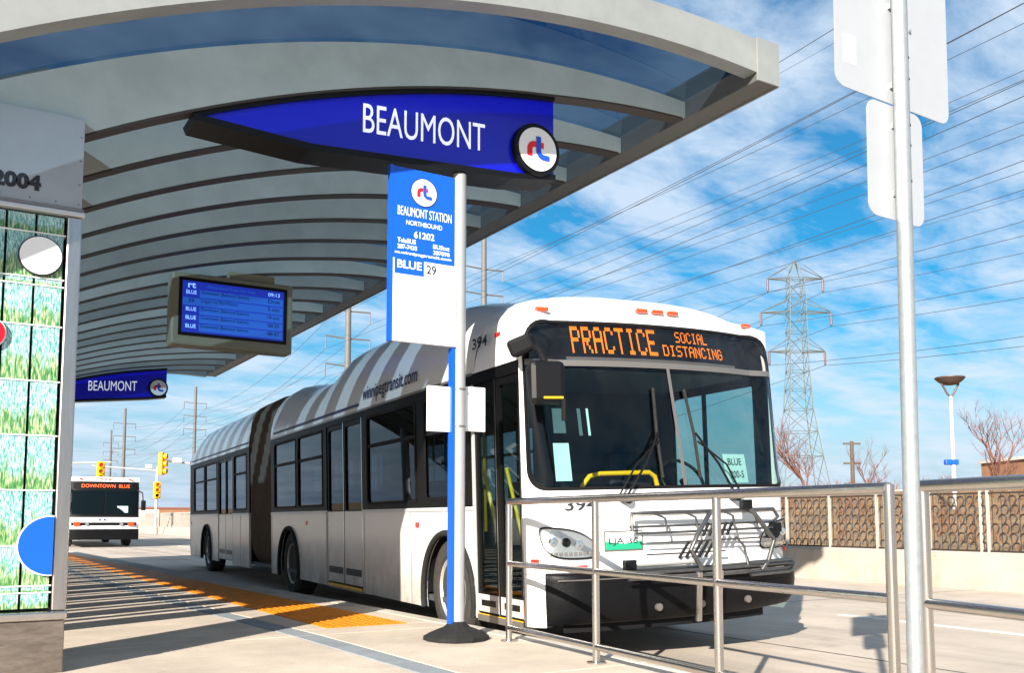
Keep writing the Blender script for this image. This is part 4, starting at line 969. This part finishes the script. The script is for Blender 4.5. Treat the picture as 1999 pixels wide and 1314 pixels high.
    # ---- wipers
    def wiper(s0, s1, z1, sg):
        a = MB(); a.tube([fp(s0, 1.28, 0.05), fp(s0 + (s1 - s0) * 0.5, 1.28 + (z1 - 1.66) * 0.52, 0.085), fp(s1 + 0.02 * sg, z1 - 0.37, 0.05)], 0.010, 8); a.tube([fp(s0 + 0.07 * sg, 1.28, 0.05), fp(s0 + 0.07 * sg + (s1 - s0) * 0.45, 1.28 + (z1 - 1.66) * 0.5, 0.085), fp(s1 + 0.03 * sg, z1 - 0.44, 0.05)], 0.008, 8)
        a.tube([fp(s0, 1.30, 0.05), fp(s0 + 0.07 * sg, 1.30, 0.05)], 0.012, 6)
        w = a.build('wiper', 'black', B, smooth=40)
        bl = MB(); bl.tube([fp(s1 - 0.01 * sg, z1, 0.028), fp(s1 + 0.02 * sg, z1 - 0.38, 0.03), fp(s1 + 0.02 * sg, z1 - 0.74, 0.026)], 0.013, 6); bl.build('wiper_blade', 'rubber', w)
        MB().lathe([(0.04, 0.03), (0.04, -0.06), (0, -0.06)], fp(s0, 1.27, 0.02), 'y', 16).build('wiper_pivot', 'black', w)
    wiper(-0.58, -0.20, 2.17, -1); wiper(0.50, 0.13, 2.17, 1)
    # ---- mirrors
    def mirror(sg):
        m = MB(); m.box(-0.14, 0.14, -0.06, 0.06, -0.165, 0.165); o = m.build('mirror', 'black', B, bevel=0.045); o.location = (sg * 1.30, 0.06, 2.15); o.rotation_euler = (0, 0, R(sg * 14))
        a = MB(); a.tube([(sg * 1.30, 0.06, 2.28), (sg * 1.31, 0.12, 2.40), (sg * 1.28, 0.30, 2.47), (sg * 1.22, 0.44, 2.50)], 0.028, 8); a.build('mirror_arm', 'matt_black', B, smooth=50)
        b = MB(); b.box(-0.10, 0.10, -0.09, 0.09, -0.07, 0.07); c = b.build('mirror_mount', 'matt_black', B, bevel=0.03); c.location = (sg * 1.34, 0.36, 2.48); c.rotation_euler = (R(10), R(sg * 20), R(sg * 40))
        MB().box(-0.04, 0.11, -0.063, -0.061, -0.125, -0.11).build('mirror_strip', 'yellow_bar', o)
        return o
    mirror(-1)
    c = MB(); c.tube([(-0.30 - 0.9, -0.02, 2.02), (-1.205, -0.02, 1.86)], 0.02, 8); c.build('spot_mirror', 'matt_black', B)
    # ---- bike rack folded up against the front
    k = empty('bike_rack'); k.parent = B
    def pipe(nm, pts, r=0.016, m='rack_steel'): return MB().tube([fp(p[0], p[1], p[2]) for p in pts], r, 8).build(nm, m, k, smooth=50)
    def curve_s(s0, s1, z, o, n=8): return [(s0 + (s1 - s0) * i / n, z, o) for i in range(n + 1)]
    pipe('rack_rail', [(-0.58, 1.02, 0.13)] + curve_s(-0.58, 0.86, 1.155, 0.13) + [(0.92, 1.09, 0.13), (0.86, 1.05, 0.13)])
    pipe('rack_rail', curve_s(-0.60, 0.86, 1.05, 0.13), 0.010)
    pipe('rack_rail', curve_s(-0.57, 0.80, 1.00, 0.16), 0.010)
    pipe('rack_rail', curve_s(-0.45, 0.80, 0.92, 0.10), 0.007); pipe('rack_rail', curve_s(-0.45, 0.30, 0.83, 0.10), 0.007)
    pipe('rack_tray', curve_s(-0.66, -0.05, 0.775, 0.14), 0.034, 'aluminium')
    for z in (0.655, 0.70): pipe('rack_tray', curve_s(-0.66, 0.92, z, 0.20) + [(1.0, z + (0.02 if z < .68 else -.02), 0.20)], 0.014)
    pipe('rack_tray', curve_s(0.45, 0.95, 0.73, 0.22) + [(1.02, 0.70, 0.22), (0.96, 0.64, 0.22)] + curve_s(0.92, 0.45, 0.63, 0.22, 4), 0.014)
    for s in (-0.30, -0.02, 0.36, 0.62): pipe('rack_strut', [(s - 0.10, 1.155, 0.13), (s, 1.11, 0.14), (s + 0.01, 1.0, 0.15)], 0.010)
    pipe('support_arm', [(0.12, 1.15, 0.15), (-0.05, 0.98, 0.20), (-0.12, 0.86, 0.20), (-0.02, 0.70, 0.20)], 0.02)
    pipe('support_arm', [(0.52, 1.20, 0.15), (0.62, 1.02, 0.22), (0.74, 0.90, 0.22), (0.66, 0.74, 0.22), (0.60, 0.66, 0.2)], 0.02)
    pipe('rack_strut', [(0.40, 0.94, 0.12), (0.47, 0.86, 0.14), (0.47, 0.68, 0.18)], 0.011)
    for i in range(5):
        pipe('wheel_grip', [(0.08 + 0.06 * i, 1.06, 0.17), (0.02 + 0.06 * i, 0.96, 0.17)], 0.012, 'black')
        pipe('wheel_grip', [(-0.13 + 0.06 * i, 0.92, 0.19), (-0.22 + 0.06 * i, 0.80, 0.19)], 0.012, 'black')
    for (s, z) in ((-0.62, 0.76), (0.85, 1.0), (0.80, 0.95), (0.50, 1.2)):
        q = fp(s, z, 0.15); o = MB().box(-0.05, 0.05, -0.03, 0.03, -0.04, 0.04).build('rack_clamp', 'black', k, bevel=0.01); o.location = q
    pipe('mount_bracket', [(-0.05, 0.30, 0.16), (-0.05, 0.68, 0.20)], 0.03, 'steel'); pipe('mount_bracket', [(0.15, 0.42, 0.16), (0.15, 0.68, 0.20)], 0.03, 'steel')
big_bus()

# ------------------------------------------------------------------ second bus waiting down the busway
def small_bus():
    hw, L, H = 1.28, 12.2, 2.78
    B = empty('city_bus', (5.55, 39.9, RZ), (0, 0, R(-1.5)), 'white city bus with red sign waiting down the busway', 'bus')
    def fy(x): return 0.10 * (x / hw) ** 4 + 0.05 * (x / hw) ** 2
    def front(x0, x1, z0, z1, off, nm, m, parent=B, n=16, ln=None):
        lnf = lambda z: max(0, z - 1.1) * 0.09
        return MB().grid(lambda u, v: (x0 + (x1 - x0) * u, fy(x0 + (x1 - x0) * u) + lnf(z0 + (z1 - z0) * v) - off, z0 + (z1 - z0) * v), n, 6).build(nm, m, parent, smooth=50)
    body = MB(); sec = [(hw, 0.32), (hw, 2.35), (hw - .05, 2.6), (hw - .2, 2.74), (hw - .5, H)]
    ring = [(-x, z) for x, z in sec] + [(x, z) for x, z in sec[::-1]]
    def bf(u, v):
        k = u * (len(ring) - 1); i = min(int(k), len(ring) - 2); f = k - i; x = ring[i][0] + (ring[i + 1][0] - ring[i][0]) * f; z = ring[i][1] + (ring[i + 1][1] - ring[i][1]) * f
        y0 = fy(x) + max(0, z - 1.1) * 0.09
        return (x, y0 + (L - y0) * v, z)
    body.grid(bf, (len(ring) - 1) * 3, 4); body.build('body', 'bus_white', B, smooth=40)
    front(-hw, hw, 0.70, 1.20, 0.0, 'front_panel', 'bus_front_white'); front(-hw, hw, 2.55, 2.76, 0.0, 'front_cap', 'bus_front_white')
    front(-hw + .02, hw - .02, 1.18, 2.58, 0.01, 'front_mask', 'black')
    w = front(-hw + .10, -0.03, 1.30, 2.22, 0.03, 'windshield', 'dark_window'); w = front(0.03, hw - .10, 1.30, 2.22, 0.03, 'windshield', 'dark_window')
    front(-hw + .15, hw - .25, 2.30, 2.52, 0.03, 'sign_board', 'matt_black')
    lettering('DOWNTOWN  BLUE', lambda u, v: (-0.85 + u, fy(-0.85 + u) + 0.10 - 0.04, 2.34 + v), 'led_red', B, 1.75, 0.13, 0.03)
    front(-hw, hw, 0.30, 0.72, 0.07, 'bumper', 'bumper'); front(-hw + .1, hw - .1, 0.86, 0.98, 0.015, 'grille_strip', 'black')
    for sg in (-1, 1):
        MB().box(sg * 0.98 - 0.12, sg * 0.98 + 0.12, -0.02, 0.1, 0.84, 1.0).build('headlight', 'amber', B, bevel=0.02)
        MB().lathe([(0.07, 0.05), (0.07, -0.03), (0, -0.03)], (sg * 0.62, 0.0, 0.90), 'y', 16).build('headlight', 'reflector', B)
        MB().box(sg * 1.42 - 0.09, sg * 1.42 + 0.09, 0.0, 0.1, 1.45, 1.85).build('mirror', 'black', B, bevel=0.03)
        MB().tube([(sg * 1.40, 0.05, 1.85), (sg * 1.38, 0.1, 2.15), (sg * 1.2, 0.2, 2.25)], 0.03, 6).build('mirror_arm', 'black', B)
        for yy in (2.3, 9.2): wheel(B, sg * (hw - 0.03), yy, sg)
        for k in range(6): MB().box(sg * (hw + 0.002) - 0.01, sg * (hw + 0.002) + 0.01, 1.6 + 1.7 * k, 3.1 + 1.7 * k, 1.25, 2.2).build('window', 'dark_window', B)
    for x in (-0.9, -0.15, 0, 0.15, 0.9): MB().box(x - .05, x + .05, 0.1, 0.2, 2.66, 2.70).build('marker_lamp', 'amber', B)
    MB().box(0.45, 0.85, 0.02, 0.05, 1.36, 1.62).build('route_card', 'poster', B)
    lettering('rt', lambda u, v: (-0.2 + u, -0.02, 1.04 + v), 'navy', B, 0.3, 0.09, 0.02)
small_bus()

# ------------------------------------------------------------------ screen fence on the far wall
def fence():
    F = empty('screen_fence', (BX + 0.15, 0, 0.355), (0, 0, 0), 'steel post fence with dark scroll pattern screens on the low wall', 'fence')
    P = 1.03
    post = MB().box(-0.022, 0.022, -0.018, 0.018, 0, 1.02).mesh('post', 'fence_steel')
    sc = MB()
    for r in range(6):
        for c in range(6):
            y0 = 0.09 + 0.165 * c + (0.04 if r % 2 else 0); z0 = 0.12 + 0.145 * r
            if y0 > 0.93: continue
            pts = [(0, y0 + 0.06 * math.cos(R(a)), z0 + 0.062 * math.sin(R(a))) for a in range(-30, 211, 40)]
            sc.tube(pts, 0.0155, 4, cap=True)
            sc.tube([(0, y0 - 0.052, z0 - 0.03), (0, y0 - 0.02, z0 - 0.085)], 0.012, 4)
    for z in (0.045, 0.955): sc.box(-0.012, 0.012, 0.022, P - 0.022, z - 0.014, z + 0.014)
    for c in range(7): sc.box(-0.004, 0.004, 0.08 + 0.145 * c, 0.088 + 0.145 * c, 0.05, 0.95)
    scm = sc.mesh('screen', 'fence_dark')
    cap = MB().box(-0.035, 0.035, 0.0, P, 1.02, 1.05).mesh('top_rail', 'fence_steel')
    foot = MB().box(-0.02, 0.02, 0.022, P - 0.022, 0.0, 0.028).mesh('bottom_rail', 'fence_steel')
    y0 = 8.834 - 3 * P
    for k in range(0, 13):
        yy = y0 + P * k
        inst('post', post, F, (0, yy, 0)); inst('screen', scm, F, (0, yy, 0)); inst('top_rail', cap, F, (0, yy, 0)); inst('bottom_rail', foot, F, (0, yy, 0))
    inst('post', post, F, (0, y0 + 3 * P + 0.12, 0))
    F2 = empty('picket_fence', (BX + 0.15, 0, 0.355), (0, 0, 0), 'pale steel picket fence along the far end of the wall', 'fence')
    pk = MB().box(-0.02, 0.02, -0.03, 0.03, 0.0, 0.95).mesh('picket', 'fence_steel')
    for k in range(0, 110): inst('picket', pk, F2, (0, 52 + 0.36 * k, 0))
    for a in range(52, 92, 4): MB().box(-0.025, 0.025, a, a + 4, 0.95, 1.0).build('top_rail', 'fence_steel', F2)
fence()

# ------------------------------------------------------------------ street lamp, bare trees, brick building, wood poles
def street_lamp():
    L = empty('street_lamp', (25.6, 17.05, 0.6), (0, 0, 0), 'white street lamp with dark bowl head behind the screen fence', 'street lamp')
    MB().tube([(0, 0, 0), (0, 0, 3.95)], 0.075, 14, 0.05).build('post', 'white_pole', L, smooth=50)
    for sg in (-1, 1): MB().tube([(0, 0, 3.92), (sg * 0.09 * .855, -sg * 0.09 * .518, 4.02), (sg * 0.26 * .855, -sg * .26 * .518, 4.34)], 0.03, 8).build('bracket', 'lamp_metal', L, smooth=50)
    MB().lathe([(0.0, 4.27), (0.20, 4.30), (0.33, 4.39), (0.43, 4.49), (0.42, 4.52), (0.0, 4.56)], (0, 0, 0), 'z', 28).build('lamp_head', 'lamp_metal', L, smooth=50)
    b = MB().box(-0.26, 0.14, -0.08, 0.08, 1.90, 2.06).build('sign_collar', 'blade_blue', L, bevel=0.03); b.rotation_euler = (0, 0, R(-31))
street_lamp()
def bare_tree(loc, h, seed, label, name='bare_tree'):
    rnd = random.Random(seed); T = empty(name, loc, (0, 0, 0), label, 'tree', 'bare reddish trees behind the fence'); tr = MB(); cr_ = MB()
    def grow(p, d, l, r, lev):
        n = 4; pts = [p]; q = p.copy(); dd = d.copy()
        for i in range(n):
            dd = (dd + Vector((rnd.uniform(-.16, .16), rnd.uniform(-.16, .16), rnd.uniform(-.02, .12)))).normalized(); q = q + dd * l / n; pts.append(q.copy())
        (tr if lev == 0 else cr_).tube(pts, r, 6 if lev < 2 else 3, r * 0.55, cap=False)
        if lev >= 5 or r < 0.0022: return
        nb = rnd.randint(2, 4) if lev else 6
        for k in range(nb):
            t = rnd.uniform(0.35, 1.0) if lev else rnd.uniform(0.4, 1.0); j = min(n, int(t * n)); base = pts[j]
            side = Vector((rnd.uniform(-1, 1), rnd.uniform(-1, 1), rnd.uniform(0.05, 0.5))).normalized()
            grow(base, (dd * 0.9 + side * 0.75).normalized(), l * rnd.uniform(0.55, 0.8), r * rnd.uniform(0.45, 0.6), lev + 1)
    grow(Vector((0, 0, -0.3)), Vector((0, 0, 1)), h * 0.42, h * 0.013, 0)
    tr.build('trunk', 'bark_red', T, smooth=60); cr_.build('crown', 'bark_red', T)
bare_tree((35.3, 31.1, 1.2), 6.0, 3, 'bare reddish tree at the foot of the lattice tower')
bare_tree((50.6, 39.5, 1.4), 5.6, 12, 'bare reddish tree beside the wooden utility pole')
bare_tree((38.4, 23.4, 1.4), 6.2, 21, 'bare reddish tree in front of the brick building')
bare_tree((44.0, 24.0, 1.4), 4.2, 33, 'small bare reddish tree behind the brick building corner')
def brick_building():
    Bd = empty('brick_building', (70.5, 39.5, -0.33), (0, 0, R(-28)), 'brown brick building beyond the bare trees', 'building')
    MB().box(-1.5, 16, -6, 6, 0, 5.7).build('wall', 'brick', Bd); MB().box(-1.7, 16.2, -6.2, 6.2, 5.7, 5.95).build('parapet', 'far_wall', Bd)
    for k in range(4):
        w = MB().box(1 + 3.4 * k, 2.8 + 3.4 * k, -6.03, -5.99, 2.4, 4.4).build('window', 'dark_window', Bd); MB().box(0.9 + 3.4 * k, 2.9 + 3.4 * k, -6.08, -6.031, 2.2, 2.38).build('sill', 'far_wall', w)
brick_building()
def wood_pole():
    W = empty('wooden_utility_pole', (90.7, 73.2, -0.33), (0, 0, R(-31)), 'thin wooden utility pole with short crossarms by the trees', 'utility pole')
    MB().tube([(0, 0, 0), (0, 0, 10.3)], 0.28, 10, 0.20).build('pole', 'wood', W, smooth=50)
    for z in (9.9, 7.6, 5.2): MB().box(-1.0, 1.0, -0.1, 0.1, z, z + 0.22).build('crossarm', 'wood', W)
wood_pole()

# ------------------------------------------------------------------ power poles, lattice tower, wires
def catenary(a, b, sag, n=40):
    a, b = Vector(a), Vector(b); return [tuple(a + (b - a) * (i / n) - Vector((0, 0, 4 * sag * (i / n) * (1 - i / n)))) for i in range(n + 1)]
GZ = -0.33
def power_pole(x, y, h, arms, half=2.15, wires=True):
    o = empty('power_pole', (x, y, GZ), (0, 0, R(-8)), 'tall grey steel power pole with crossarms beyond the busway', 'power pole', 'steel power poles of the overhead lines')
    MB().tube([(0, 0, 0), (0, 0, h)], 0.42, 12, 0.26).build('pole', 'pole_steel', o, smooth=50)
    for z in arms:
        a = MB(); a.tube([(-half, 0, z + 0.18), (0, 0, z), (half, 0, z + 0.02)], 0.085, 6); ar = a.build('crossarm', 'pole_steel', o)
        for sg in (-1, 1): MB().tube([(sg * half, 0, z + 0.05), (sg * half, 0, z - 1.15)], 0.055, 6).build('insulator', 'insulator', ar)
    return o
poles = {'a': (47.6, 84.2, 31.5, (19.4, 22.0, 24.6, 27.3)), 'b': (33.0, 85.0, 24.6, (15.9, 18.6, 21.3)), 'c': (43.7, 196.6, 28.2, (19.4, 22.1, 24.8)), 'd': (32.7, 211.6, 24.6, (15.9, 18.6, 21.3)), 'e': (44.8, 314.6, 29.0, (19.4, 22.1, 24.8))}
for k_, (x, y, h, arms) in poles.items(): power_pole(x, y, h, arms)
for (x, y, h) in ((60, 420, 29), (52, 520, 29), (75, 560, 27), (95, 620, 27)): power_pole(x, y, h, (h - 8.8, h - 6.1, h - 3.4))
def wire(a, b, sag, r, grp, label):
    o = MB().tube(catenary(a, b, sag), r * 0.78, 5).build('power_line', 'wire', smooth=60); return tag(o, label, 'power line', grp)
ca, sa = math.cos(R(-8)), math.sin(R(-8))
def att(k, ai, sg):
    x, y, h, arms = poles[k]; return (x + sg * 2.15 * ca, y + sg * 2.15 * sa, GZ + arms[ai] - 1.15)
def off(p, q): return (q[0], q[1], p[2])
LB = 'thin dark power line strung over the busway from the steel poles'; GB = 'overhead power lines from the steel poles'
for ai in range(4):
    for sg in (-1, 1):
        p = att('a', ai, sg); wire(p, (42.0 + sg * 2.3, -30.0, p[2] - 0.3), 1.6, 0.022, GB, LB)
p = (47.6, 84.2, GZ + 31.3); wire(p, (42.0, -30, p[2]), 1.2, 0.016, GB, LB)
for ai in range(3):
    for sg in (-1, 1):
        p = att('b', ai, sg); wire(p, (25.0 + sg * 2.3, -30.0, p[2]), 1.6, 0.018, GB, LB)
        wire(att('c', ai, sg), att('b', ai, sg), 3.0, 0.024, GB, LB); wire(att('e', ai, sg), att('c', ai, sg), 3.0, 0.03, GB, LB)
        p = att('d', ai, sg); q = att('a', ai, sg); wire(p, q, 3.0, 0.024, GB, LB)
def lattice_tower(x, y, H, rz):
    o = empty('lattice_tower', (x, y, GZ), (0, 0, rz), 'grey lattice transmission tower with six hanging insulators', 'transmission tower')
    wid = lambda z: lerp_tab([(0, 4.2), (10.5, 2.7), (17, 1.75), (24, 1.35), (37, 1.15), (38.5, 0.9), (40.6, 0.05)], z)
    levels = [0, 5.5, 10.5, 14.2, 17.6, 20.6, 23.4, 26.4, 29.4, 32.4, 35, 37.6, 40.5]
    legs = MB(); br = MB(); r = 0.10
    for sx in (-1, 1):
        for sy in (-1, 1): legs.tube([(sx * wid(z), sy * wid(z), z) for z in levels], 0.10, 5, 0.06)
    legs.build('leg_frame', 'lattice', o)
    for a, b in zip(levels, levels[1:]):
        wa, wb = wid(a), wid(b)
        for s in (-1, 1):
            br.tube([(-wa, s * wa, a), (wb, s * wb, b)], 0.045, 4); br.tube([(wa, s * wa, a), (-wb, s * wb, b)], 0.045, 4); br.tube([(-wb, s * wb, b), (wb, s * wb, b)], 0.045, 4)
            br.tube([(s * wa, -wa, a), (s * wb, wb, b)], 0.045, 4); br.tube([(s * wa, wa, a), (s * wb, -wb, b)], 0.045, 4); br.tube([(s * wb, -wb, b), (s * wb, wb, b)], 0.045, 4)
    br.build('bracing', 'lattice', o)
    ends = []
    for z, half in ((37.6, 4.2), (32.4, 5.3), (26.4, 4.2)):
        w = wid(z); a = MB(); a.tube([(-half, 0, z), (half, 0, z)], 0.05, 4)
        for s in (-1, 1):
            for sy in (-1, 1): a.tube([(s * w, sy * w, z), (s * half, 0, z)], 0.09, 4); a.tube([(s * w * 0.9, sy * w * .9, z + 2.0), (s * half, 0, z + 0.1)], 0.06, 4)
        arm = a.build('crossarm', 'lattice', o)
        for s in (-1, 1):
            MB().lathe([(0.05, 0), (0.17, -0.1), (0.17, -1.9), (0.05, -2.1)], (s * half, 0, z), 'z', 8).build('insulator', 'insulator', arm); ends.append((s * half, z - 2.1))
    return ends
TX, TY, TR = 109.5, 97.8, R(-31)
LT = 'thin dark power line hung from the lattice tower'; GT = 'overhead power lines of the lattice tower'
for dxx, z in lattice_tower(TX, TY, 40.5, TR):
    p = (TX + dxx * math.cos(TR), TY + dxx * math.sin(TR), GZ + z)
    wire(p, (p[0] - 19, p[1] - 160, p[2]), 4.0, 0.045, GT, LT); wire((p[0] + 38, p[1] + 320, p[2]), p, 9.0, 0.05, GT, LT)
p = (TX, TY, GZ + 40.4); wire(p, (p[0] - 19, p[1] - 160, p[2]), 3.0, 0.035, GT, LT)

# ------------------------------------------------------------------ traffic signals at the far junction
def signal_head(parent, loc, rz, k=1.0, n=3):
    hd = empty('signal_head', loc, (0, 0, rz)); hd.parent = parent
    MB().box(-0.24 * k, 0.24 * k, -0.02, 0.22, -0.62 * k, 0.62 * k).build('housing', 'signal_yellow', hd, bevel=0.04)
    for i, m in enumerate(('red_lens', 'amber', 'matt_black')):
        z = 0.4 * k - 0.4 * k * i
        MB().lathe([(0.16 * k, -0.02), (0.16 * k, -0.20), (0.14 * k, -0.20), (0.14 * k, -0.03)], (0, 0, z), 'y', 16).build('visor', 'signal_yellow', hd)
        MB().lathe([(0.14 * k, -0.022), (0.10 * k, -0.05), (0, -0.06)], (0, 0, z), 'y', 16).build('lens', m if i < 2 else 'matt_black', hd)
def traffic_signal(px, py, h, arm_to, head, label, face=0.0, extra=None):
    o = empty('traffic_signal', (px, py, RZ), (0, 0, 0), label, 'traffic light', 'traffic signals at the far junction')
    MB().tube([(0, 0, 0), (0, 0, h)], 0.11, 10, 0.08).build('pole', 'white_pole', o, smooth=50)
    if arm_to: MB().tube([(0, 0, h - 0.3), (arm_to[0], arm_to[1], h - 0.05)], 0.07, 8, 0.05).build('mast_arm', 'white_pole', o, smooth=50)
    signal_head(o, head, face)
    if extra: MB().box(extra[0] - .25, extra[0] + .25, extra[1] - .1, extra[1] + .1, extra[2] - .15, extra[2] + .15).build('detector_camera', 'white_pole', o, bevel=0.05)
traffic_signal(13.2, 54.4, 4.4, (-3.0, 0), (-2.75, -0.12, 4.15), 'yellow traffic signal on an arm beside the rear of the long bus', R(60), (-2.0, -0.1, 4.35))
traffic_signal(13.75, 73.6, 5.0, (-4.5, 0), (-0.0, -0.22, 3.25), 'yellow traffic signal on a white pole behind the picket fence', 0, (-0.6, 0, 5.0))
traffic_signal(5.0, 65.0, 4.8, (4.3, 0), (3.7, -0.1, 4.15), 'yellow traffic signal above the roof of the waiting bus', 0)

# ------------------------------------------------------------------ far end: low buildings, shrubs
def far_block(x, y, w, d, h, m, label, rz=0, win=4):
    o = empty('low_building', (x, y, GZ), (0, 0, rz), label, 'building', 'low buildings on the horizon')
    MB().box(0, w, 0, d, 0, h).build('wall', m, o); MB().box(-0.2, w + 0.2, -0.2, d + 0.2, h, h + 0.35).build('roof', 'far_roof', o)
    for k in range(win): MB().box(w * (k + 0.2) / win, w * (k + 0.75) / win, -0.06, 0, h * 0.4, h * 0.75).build('window', 'dark_window', o)
far_block(20, 190, 16, 10, 3.2, 'far_wall', 'pale low building with red roof at the end of the road', 0, 5)
far_block(40, 210, 22, 10, 3.4, 'brick', 'brick low building beyond the picket fence', 0, 6)
far_block(66, 230, 16, 10, 4.4, 'far_wall', 'tall pale low building beyond the picket fence', 0, 4)
far_block(-10, 215, 24, 10, 3.5, 'far_wall', 'wide pale low building behind the waiting bus', 0, 6)
def shrubs(nm, n, fn, seed, label, hgt=(0.3, 0.95)):
    rnd = random.Random(seed); mb = MB()
    for i in range(n):
        p = Vector(fn(rnd)); hh = rnd.uniform(*hgt)
        for k in range(5):
            d = Vector((rnd.uniform(-.45, .45), rnd.uniform(-.45, .45), 1)).normalized(); q = p + d * hh * rnd.uniform(0.6, 1); w = Vector((rnd.uniform(-1, 1), rnd.uniform(-1, 1), 0)).normalized() * 0.02 * hh
            b = len(mb.v); mb.v += [tuple(p - w), tuple(p + w), tuple(q)]; mb.f.append((b, b + 1, b + 2))
            for j in range(3):
                e = p + (q - p) * rnd.uniform(0.4, 0.9); d2 = (d + Vector((rnd.uniform(-.8, .8), rnd.uniform(-.8, .8), .2))).normalized(); e2 = e + d2 * hh * 0.35
                b = len(mb.v); mb.v += [tuple(e - w * .6), tuple(e + w * .6), tuple(e2)]; mb.f.append((b, b + 1, b + 2))
    o = mb.build(nm, 'shrub_red'); tag(o, label, 'shrubs', kind='stuff')
def bz(x, y): return berm_fn((x - BX - 0.3) / 45, (y + 25) / 190)[2]
def place_berm(r):
    x = r.uniform(17, 40); y = r.uniform(0, 45); return (x, y, bz(x, y) - 0.1)
shrubs('shrub_thicket', 900, place_berm, 5, 'low red-brown leafless shrubs on the slope behind the fence')
shrubs('far_shrubs', 700, lambda r: (r.uniform(14.5, 40), r.uniform(95, 150), -0.3), 6, 'red-brown leafless shrubs beyond the far junction', (0.8, 1.8))
